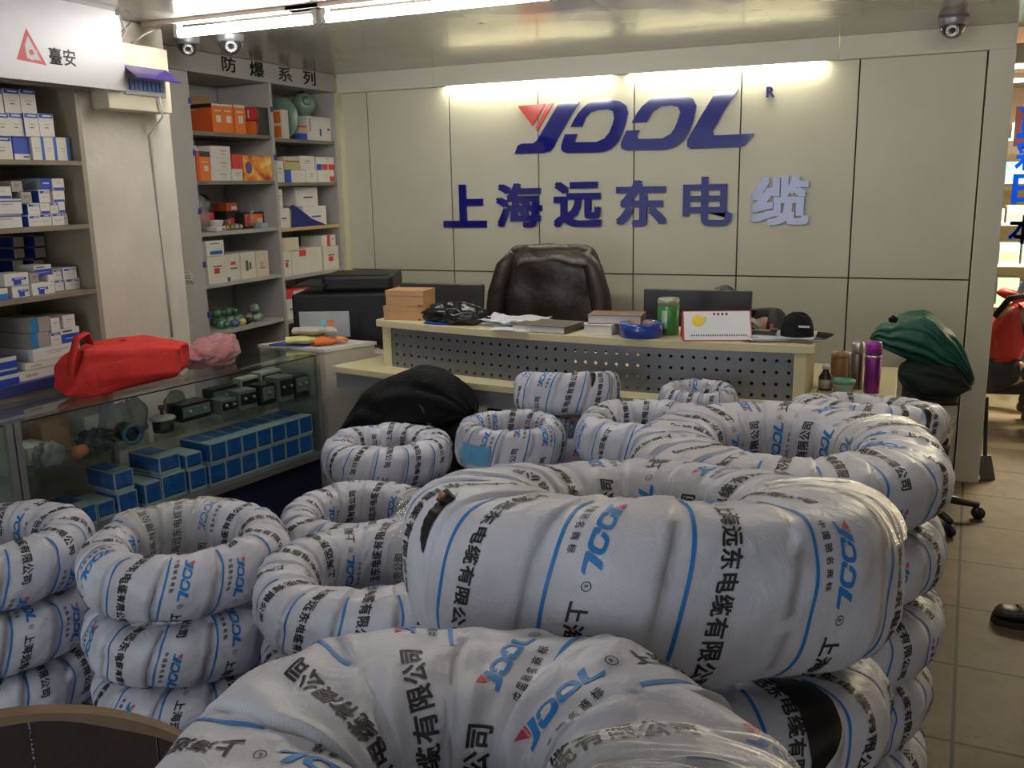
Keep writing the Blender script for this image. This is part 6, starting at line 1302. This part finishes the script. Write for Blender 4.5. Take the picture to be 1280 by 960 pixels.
# ------------------------------------------------------------------ people
skin = mat('skin', (.55, .33, .24), .5, var=.03); hair_b = mat('black_hair', (.012, .010, .010), .45)
def skinned(name, mtl, parent, pts, edges, radii, sub=2):
    me = bpy.data.meshes.new(name); q = parent.location; me.from_pydata([tuple(Vector(p) - q) for p in pts], edges, []); me.materials.append(mtl)
    o = bpy.data.objects.new(name, me); COL.objects.link(o); o.parent = parent
    md = o.modifiers.new('skin', 'SKIN'); md.use_smooth_shade = True
    for i, r in enumerate(radii):
        v = me.skin_vertices[0].data[i]; v.radius = r if isinstance(r, tuple) else (r, r)
        v.use_root = (i == 0)
    s2 = o.modifiers.new('sub', 'SUBSURF'); s2.levels = sub; s2.render_levels = sub
    return o
def bake(o):      # turn the grown figure into a plain mesh
    bpy.context.view_layer.update(); me = bpy.data.meshes.new_from_object(o.evaluated_get(bpy.context.evaluated_depsgraph_get()))
    me.polygons.foreach_set('use_smooth', [True] * len(me.polygons)); o.modifiers.clear(); o.data = me; return o
def head(parent, c, look, up, s=1.0, hair='short'):
    # face and skull in one mesh, ears joined on; look = facing direction
    c = Vector(c); F = Vector(look).normalized(); U = (Vector(up) - F * Vector(up).dot(F)).normalized(); R_ = F.cross(U); m = MB()
    def sk(u, v):
        th = 2 * PI * u; ph = PI * (v - .5) * .998; x, y, z = math.cos(ph) * math.sin(th), math.cos(ph) * math.cos(th), math.sin(ph)
        w = .073 * (1 - .22 * max(0, -z) ** 1.5); d = .094 * (1 - .12 * max(0, -z)); h = .115
        px, py, pz = x * w, y * d, z * h
        if y > 0:
            py -= .010 * max(0, -z); g = lambda cx, cz, sx, sz: math.exp(-((px - cx) / sx) ** 2 - ((pz - cz) / sz) ** 2)
            py += .024 * g(0, -.022, .012, .02) + .010 * g(0, .0, .009, .03) - .010 * g(.031, .012, .016, .011) - .010 * g(-.031, .012, .016, .011) + .007 * g(0, -.060, .022, .007) - .005 * g(0, -.053, .02, .004) + .009 * g(0, -.09, .02, .014) + .005 * g(.031, .032, .02, .007) + .005 * g(-.031, .032, .02, .007)
        return c + R_ * px * s + F * py * s + U * pz * s
    m.grid(sk, 56, 40, cu=True)
    for sx in (-1, 1): m.grid(lambda u, v: c + R_ * (sx * (.071 + .010 * math.sin(PI * v))) * s + F * (-.008 + .018 * math.cos(2 * PI * u) * math.sin(PI * v) ** .7) * s + U * (-.002 + .032 * math.sin(2 * PI * u) * math.sin(PI * v) ** .7) * s, 14, 6, cu=True)
    o = m.build('head', skin, parent, smooth=True)
    m = MB()
    for sx in (-1, 1): m.lathe([(0, .0), (.0075, .002), (.009, .007), (.006, .012), (0, .0135)], c + R_ * (sx * .031 * s) + F * .068 * s + U * .012 * s, 14, 0, F)
    m.build('eyes', mat('eye_dark', (.05, .035, .03), .2), parent, smooth=True)
    m = MB(); nn = noise3(91, 6, 14)
    def hr(u, v):
        th = 2 * PI * u; lo = -.12 if True else 0; fr = .5 + .5 * math.cos(th); low = -.55 + .95 * fr ** 2.2
        ph = math.asin(min(.9999, low + (1 - low) * v)) ; x, y, z = math.cos(ph) * math.sin(th), math.cos(ph) * math.cos(th), math.sin(ph); k = 1.10 + .05 * nn((x, y, z))
        return c + R_ * x * .074 * k * s + F * (y * .094 * k - .004) * s + U * z * .116 * k * s
    m.grid(hr, 48, 16, cu=True); h = m.build('hair', hair_b, parent, smooth=True); q = h.modifiers.new('thick', 'SOLIDIFY'); q.thickness = .008
    return o
def hand(parent, wrist, d, palm_n, s=1.0):
    w = Vector(wrist); d = Vector(d).normalized(); n = Vector(palm_n); n = (n - d * n.dot(d)).normalized(); sd = d.cross(n)
    pts = [w, w + d * .05 * s, w + d * .085 * s]; ed = [(0, 1), (1, 2)]; rad = [(.026 * s, .017 * s), (.036 * s, .014 * s), (.036 * s, .012 * s)]
    o = skinned('palm', skin, parent, pts, ed, rad, 1)
    for k, (off, L) in enumerate(((-.027, .066), (-.009, .075), (.009, .07), (.026, .056))):
        b = w + d * .085 * s + sd * off * s; pp = [b - d * .02 * s, b + d * L * .45 * s + n * .006 * s, b + d * L * .8 * s + n * .02 * s, b + d * L * .95 * s + n * .034 * s]
        skinned('finger', skin, parent, pp, [(0, 1), (1, 2), (2, 3)], [.0092 * s, .0088 * s, .0078 * s, .0062 * s], 1)
    b = w + d * .03 * s - sd * .03 * s; skinned('thumb', skin, parent, [b, b + (d * .5 - sd * .6) * .05 * s + n * .012 * s, b + (d * .85 - sd * .6) * .075 * s + n * .026 * s], [(0, 1), (1, 2)], [.012 * s, .0105 * s, .008 * s], 1)
def person(label, J, mats, hd, hands=(), shoes=('l', 'r')):
    # J: joints by name; one continuous grown body, then clothing grown a little wider over it
    t = thing('person', label, 'person', J['base'])
    order = ['pelvis', 'belly', 'chest', 'neck', 'shl', 'ell', 'wrl', 'shr', 'elr', 'wrr', 'hil', 'knl', 'anl', 'tol', 'hir', 'knr', 'anr', 'tor']
    E = [(0, 1), (1, 2), (2, 3), (2, 4), (4, 5), (5, 6), (2, 7), (7, 8), (8, 9), (0, 10), (10, 11), (11, 12), (12, 13), (0, 14), (14, 15), (15, 16), (16, 17)]
    R0 = [(.125, .10), (.12, .095), (.13, .095), .052, .058, .042, .027, .058, .042, .027, .085, .058, .036, .032, .085, .058, .036, .032]
    P = [J[k] for k in order]
    bake(skinned('body', skin, t, P, E, R0))
    ix = [0, 1, 2, 3, 4, 5, 6, 7, 8, 9]; rr = [(.185, .15), (.18, .148), (.195, .148), .075, .078, .06, .044, .078, .06, .044]
    pj = [Vector(P[i]) for i in ix]; pj[3] = pj[2].lerp(pj[3], .8); pj[6] = pj[5].lerp(pj[6], .95); pj[9] = pj[8].lerp(pj[9], .95)
    bake(skinned('jacket', mats[0], t, pj, [(0, 1), (1, 2), (2, 3), (2, 4), (4, 5), (5, 6), (2, 7), (7, 8), (8, 9)], rr))
    ix = [0, 10, 11, 12, 14, 15, 16]; rr = [(.165, .12), .1, .074, .05, .1, .074, .05]
    bake(skinned('trousers', mats[1], t, [P[i] for i in ix], [(0, 1), (1, 2), (2, 3), (0, 4), (4, 5), (5, 6)], rr))
    for a, b in [('an' + q, 'to' + q) for q in shoes]:
        pa, pb = Vector(J[a]), Vector(J[b]); bake(skinned('shoe', mats[2], t, [pa - (pb - pa) * .25, pa.lerp(pb, .5), pb], [(0, 1), (1, 2)], [.047, .047, .04]))
    head(t, *hd)
    for h in hands: hand(t, *h)
    return t
dk = mat('dark_jacket', (.012, .012, .014), .7, bump=.3); rdj = mat('red_jacket', (.62, .03, .03), .6, bump=.35, bscale=25, var=.12); den = mat('dark_trousers', (.02, .022, .03), .8); sho = mat('dark_shoe', (.014, .010, .008), .5)
# seated behind the right monitor, head bowed, only the crown and one shoulder show
person('person in black jacket with red collar seated behind the right monitor, head bowed', dict(base=(-.72, 4.72, 0), pelvis=(-.70, 4.86, .52), belly=(-.70, 4.80, .64), chest=(-.70, 4.64, .85), neck=(-.755, 4.565, .93), shl=(-.88, 4.60, .86), ell=(-.98, 4.46, .70), wrl=(-.92, 4.40, .84), shr=(-.565, 4.57, .935), elr=(-.47, 4.44, .80), wrr=(-.55, 4.40, .84), hil=(-.80, 4.84, .50), knl=(-.84, 4.45, .50), anl=(-.84, 4.48, .08), tol=(-.84, 4.36, .04), hir=(-.60, 4.84, .50), knr=(-.56, 4.45, .50), anr=(-.56, 4.48, .08), tor=(-.56, 4.36, .04)), (dk, den, sho), ((-.792, 4.50, .998), (-.1, -.75, -.55), (0, -.5, 1), .95), (((-.92, 4.40, .84), (.5, -.5, -.1), (0, 0, -1)), ((-.55, 4.40, .84), (-.5, -.5, -.1), (0, 0, -1))))
st = thing('stool', 'round stool under the person behind the right monitor', 'stool', (-.70, 4.86, 0)); m = MB(); m.lathe([(.0, .335), (.16, .335), (.165, .35), (.15, .362), (0, .362)], (-.70, 4.87, 0), 28); m.build('seat', chair_l, st, smooth=True)
for k in range(4):
    a = PI / 4 + k * PI / 2; m = MB(); m.cyl((-.70 + .13 * math.cos(a), 4.87 + .13 * math.sin(a), .335), (-.70 + .17 * math.cos(a), 4.87 + .17 * math.sin(a), 0), .014, n=12); m.build('leg', mat('leg_steel', (.4, .4, .42)), st, smooth=True)
m = MB(); m.lathe([(0, 0), (.032, .0), (.036, .03), (.02, .06), (.008, .09), (.006, .1), (0, .1)], (-.505, 4.02, .7815), 20); o = m.build('soap_bottle', mat('red_plastic', (.55, .05, .06), .35), smooth=True)
o.data.transform(Matrix.Translation((.505, -4.02, -.7815))); o.location = (-.505, 4.02, .9); o.location.z = .7815; o.scale = (1, 1, 2.2); tag(o, 'red bottle on the desk right of the right monitor', 'bottle')
# crouching in the aisle past the wall
pr_ = person('person in red hooded jacket with black strap, crouching in the aisle', dict(base=(.66, 6.75, 0), pelvis=(.585, 6.72, .36), belly=(.60, 6.72, .50), chest=(.66, 6.72, .70), neck=(.715, 6.72, .80), shl=(.70, 6.90, .76), ell=(.84, 6.93, .60), wrl=(1.0, 6.86, .50), shr=(.70, 6.54, .76), elr=(.84, 6.50, .62), wrr=(1.0, 6.56, .56), hil=(.60, 6.83, .34), knl=(.93, 6.88, .44), anl=(.78, 6.86, .09), tol=(.92, 6.88, .045), hir=(.60, 6.61, .34), knr=(.93, 6.56, .42), anr=(.78, 6.58, .09), tor=(.92, 6.56, .045)), (rdj, den, sho), ((.782, 6.72, .865), (.85, -.2, -.45), (.4, 0, .9), 1.0), (((1.0, 6.86, .50), (.8, -.2, -.3), (0, 0, -1)), ((1.0, 6.56, .56), (.8, .2, -.3), (0, 0, -1))))
m = MB(); q = pr_.location
m.grid(lambda u, v: (.70 + .085 * math.cos(2 * PI * u) - .02 * v + .05 * math.sin(PI * v) * (-1 if abs(u - .5) < .25 else .0), 6.72 + .085 * math.sin(2 * PI * u), .79 + .075 * v + .05 * math.cos(2 * PI * u) * -.6), 24, 6, cu=True); o = m.build('hood', rdj, pr_, smooth=True); md = o.modifiers.new('thick', 'SOLIDIFY'); md.thickness = .02
m = MB(); m.tube([(.74, 6.585, .80), (.70, 6.575, .86), (.62, 6.58, .84), (.545, 6.59, .72)], [.018, .02, .02, .018], 8); m.build('bag_strap', blk_cloth, pr_, smooth=True)
# a shoe at the right edge of the photo, on the floor tiles
shoe_m = mat('shoe_leather', (.018, .012, .008), .45, var=.15); lace_m = mat('shoe_lace', (.16, .12, .05), .8)
sy0 = 3.58
t = person('person standing at the right edge, only one dark lace-up shoe in the photo', dict(base=(.70, 3.65, 0), pelvis=(.72, 3.70, .95), belly=(.73, 3.70, 1.10), chest=(.75, 3.70, 1.32), neck=(.74, 3.69, 1.50), shl=(.76, 3.88, 1.42), ell=(.80, 3.94, 1.14), wrl=(.74, 3.93, .90), shr=(.76, 3.52, 1.42), elr=(.80, 3.46, 1.14), wrr=(.74, 3.47, .90), hil=(.72, 3.79, .92), knl=(.73, 3.80, .50), anl=(.82, 3.82, .09), tol=(.68, 3.82, .045), hir=(.72, 3.61, .92), knr=(.68, 3.59, .50), anr=(.635, sy0, .10), tor=(.58, sy0, .06)), (dk, den, sho), ((.715, 3.69, 1.63), (-1, 0, 0), (0, 0, 1), 1.0), (((.74, 3.93, .90), (-.1, 0, -1), (-1, 0, 0)), ((.74, 3.47, .90), (-.1, 0, -1), (-1, 0, 0))), ('l',))
def last(u, v):      # u round the section, v from toe to heel
    x = .375 + .27 * v; th = 2 * PI * u; w = .046 * (math.sin(PI * min(1, v * 1.25 + .12)) ** .35 if v < .72 else (1 - (v - .72) / .28 * .15) * .86); w *= (min(1, v / .06) ** .5 if v < .06 else 1) * (1 if v < .95 else max(.05, 1 - ((v - .95) / .05) ** 2))
    h = .045 + .045 * max(0, v - .25) / .75 if v > .25 else .045 * min(1, (v / .12 + .1)) ** .5
    c_, s_ = math.cos(th), math.sin(th); return (x, sy0 + w * math.copysign(abs(c_) ** .8, c_), .020 + max(0, (h) * (.5 + .5 * math.copysign(abs(s_) ** .9, s_))))
m = MB(); m.grid(last, 28, 30, cu=True); sh_ = m.build('shoe', shoe_m, t, smooth=True)
m = MB(); m.grid(lambda u, v: (lambda p: (p[0] - .004 + .008 * v, sy0 + (p[1] - sy0) * 1.12, .0005 + .022 * (math.sin(2 * PI * u) > 0)))(last(u, v)), 28, 30, cu=True); m.build('sole', mat('shoe_sole', (.02, .017, .015), .7), sh_)
m = MB()
for k in range(4):
    x = .455 + k * .022; z = .064 + k * .006; m.tube([(x, sy0 - .026, z - .006), (x + .006, sy0, z + .010), (x, sy0 + .026, z - .006)], .0028, 6)
m.tube([(.455, sy0 - .02, .07), (.445, sy0 - .03, .088), (.452, sy0 - .04, .092), (.462, sy0 - .04, .082), (.46, sy0 - .03, .068)], .0028, 6); m.build('lace', lace_m, sh_, smooth=True)

# ------------------------------------------------------------------ the aisle and the shop beyond the wall
warm = (1.0, .80, .50)
area('aisle_lamp_light', (1.2, 7.6, 2.40), (0, 0, 0), 1.2, 1.2, SHOP_E * 5, (1.0, .86, .62))
shop_l = mat('aisle_tube', (1.0, .88, .62), .4, var=0, emit=9)
for i, (x, y) in enumerate(((.75, 8.2), (.9, 9.4))):
    t = thing('aisle_lamp', ['lit tube on the aisle ceiling nearer the wall end', 'lit tube on the aisle ceiling farther back'][i], 'lamp', (x, y, 2.45), 'aisle ceiling lamps'); m = MB(); m.box(x - .5, x + .5, y - .04, y + .04, 2.41, 2.45); m.build('batten', batten_m, t); m = MB(); m.cyl((x - .48, y, 2.395), (x + .48, y, 2.395), .016, n=12); m.build('tube', shop_l, t, smooth=True)
# glass door with blue characters
gp = glass_mat('door_glass', (.93, .95, .92), 1.0, .02)
m = MB(); m.box(.445, 1.5, 6.0, 6.008, .0, 2.2, 0); o = m.build('window_1', gp); structure(o)
m = MB(); m.box(.434, .444, 5.97, 6.03, 0, 2.3); m.box(.434, 1.5, 5.97, 6.03, 2.2, 2.3); structure(m.build('window_frame', mat('door_alu', (.35, .28, .2), .4, .4)))
dblue = bpy.data.materials.new('door_blue'); dblue.use_nodes = True
nt, N, L = nodes(dblue); N['Principled BSDF'].inputs['Base Color'].default_value = (.02, .2, .8, 1); tr = N.new('ShaderNodeBsdfTranslucent'); tr.inputs[0].default_value = (.04, .3, 1.0, 1)
mx = N.new('ShaderNodeMixShader'); mx.inputs[0].default_value = .6; L.new(N['Principled BSDF'].outputs[0], mx.inputs[1]); L.new(tr.outputs[0], mx.inputs[2]); L.new(mx.outputs[0], N['Material Output'].inputs[0])
for ch, z, lab in (('正', 1.80, 'topmost blue character on the glass door'), ('彩', 1.62, 'second blue character from the top on the glass door'), ('日', 1.44, 'third blue character from the top on the glass door'), ('本', 1.215, 'lowest blue character on the glass door')):
    v, f = glyph(ch, .03); lo, hi = v.min(0), v.max(0); m = MB()
    m.add([(.528 + (p[0] - lo[0]) / (hi[0] - lo[0]) * .15, 5.9985, z + (p[1] - lo[1]) / (hi[1] - lo[1]) * .165) for p in v], f); o = m.build('door_letter', dblue, fixn=False); q = o.modifiers.new('thick', 'SOLIDIFY'); q.thickness = .001; tag(o, lab, 'sign letter', 'blue letters on the glass door')
# red hanging sign
t = thing('hanging_sign', 'red sign with white characters hanging behind the glass door', 'sign', (.8, 7.0, 1.9)); m = MB(); m.box(.60, 1.4, 7.0, 7.02, 1.78, 2.03, 0)
for i, ch in enumerate('惠'):
    v, f = glyph(ch, .025); m.add([(.63 + .15 * i + p[0] * .13, 6.9985, 1.84 + p[1] * .13) for p in v], f, 1)
m.build('board', [mat('banner_red', (.75, .10, .08), .5), mat('sign_white2', (.8, .78, .72), .5)], t, fixn=False)
for x in (.64, 1.36):
    m = MB(); m.cyl((x, 7.01, 2.03), (x, 7.01, 2.45), .004, n=8); m.build('cord', wht, t)
# shelves of goods at the far end of the aisle
t = thing('goods_rack', 'bright rack of goods at the far end of the aisle', 'shelf', (1.2, 9.2, 0)); wr = mat('rack_white', (.70, .66, .55), .6)
for z in (.5, .85, 1.2, 1.55, 1.9):
    m = MB(); m.box(.55, 2.6, 9.0, 9.4, z - .02, z); m.build('shelf_board', wr, t)
for x in (.55, 1.57, 2.58):
    m = MB(); m.box(x, x + .02, 9.0, 9.4, 0, 2.2); m.build('upright', wr, t)
rr = random.Random(5); gcol = [(.70, .66, .55), (.55, .60, .58), (.15, .45, .55), (.60, .50, .30), (.35, .55, .45), (.75, .72, .66)]
gl_ = ['nearest the wall', 'second from the wall', 'third from the wall', 'fourth from the wall', 'fifth from the wall']
for zi, z in enumerate((.5, .85, 1.2, 1.55, 1.9)):
    x = .585
    for k in range(5):
        w = rr.uniform(.10, .17); h = rr.uniform(.12, .27); ci = rr.randrange(6); m = MB(); m.box(x, x + w, 9.02, 9.3, z + .0005, z + h, 0); m.box(x + .01, x + w - .01, 9.018, 9.0199, z + h * .2, z + h * .6, 1)
        o = m.build('goods_box', [mat('goods_%d' % ci, gcol[ci], .6), mat('goods_%d' % ((ci + 2) % 6), gcol[(ci + 2) % 6], .6)]); c = Vector((x + w / 2, 9.16, z)); o.data.transform(Matrix.Translation(-c)); o.location = c
        tag(o, f'box of goods {gl_[k]}, {["lowest", "second", "third", "fourth", "highest"][zi]} board of the far rack', 'box', 'boxes on the far rack'); x += w + .02
# heaps of film-wrapped goods and a carton on the aisle floor
flm = glass_mat('bundle_film', (.80, .76, .66), 1.3, .15, .8, 18, milk=.5)
for i, (x, y, r, lab) in enumerate(((.80, 7.25, (.27, .2, .17), 'film-wrapped bundle on the aisle floor behind the red jacket'), (1.25, 7.5, (.25, .2, .2), 'taller film-wrapped bundle farther right in the aisle'), (.72, 7.9, (.2, .2, .35), 'tall pale bundle standing at the back of the aisle'))):
    o = blob('wrapped_bundle', flm, (x, y, r[2] * .62 + .001), r, None, 100 + i, .2, 6, 32, 18); tag(o, lab, 'bundle', 'bundles in the aisle')
t = thing('carton', 'small pale carton on the aisle floor at the right edge', 'box', (.83, 6.35, 0)); m = MB(); m.box(.755, .95, 6.28, 6.45, .001, .13); m.build('box', mat('pale_card', (.60, .50, .42), .6), t, bevel=.01)
t = thing('hand_wheel', 'ring-shaped wheel beside the crouching person', 'wheel', (.95, 6.30, .55)); 
m = MB(); m.lathe([(.10, -.008), (.125, -.012), (.13, 0), (.125, .012), (.10, .008), (.10, -.008)], (.95, 6.30, .58), 32, 0, (-.3, -1, .1)); m.build('rim', mat('wheel_rim', (.22, .16, .10), .5), t, smooth=True); m = MB(); m.cyl((.985, 6.32, .46), (.985, 6.32, 0.0), .015, n=10); m.build('stand', mat('wheel_stand', (.5, .42, .3), .5), t)
t = thing('dustpan', 'grey scoop leaning on the wall end by the aisle', 'dustpan', (.47, 5.38, 0)); m = MB(); m.obox((.445, 5.36, .002), (.075, .03, 0), (0, .02, 0), (-.03, 0, .13)); m.build('pan', mat('pan_grey', (.10, .10, .10), .5), t); m = MB(); m.cyl((.46, 5.385, .13), (.445, 5.40, .45), .01, n=10); m.build('handle', mat('pan_black', (.015, .015, .015), .5), t)
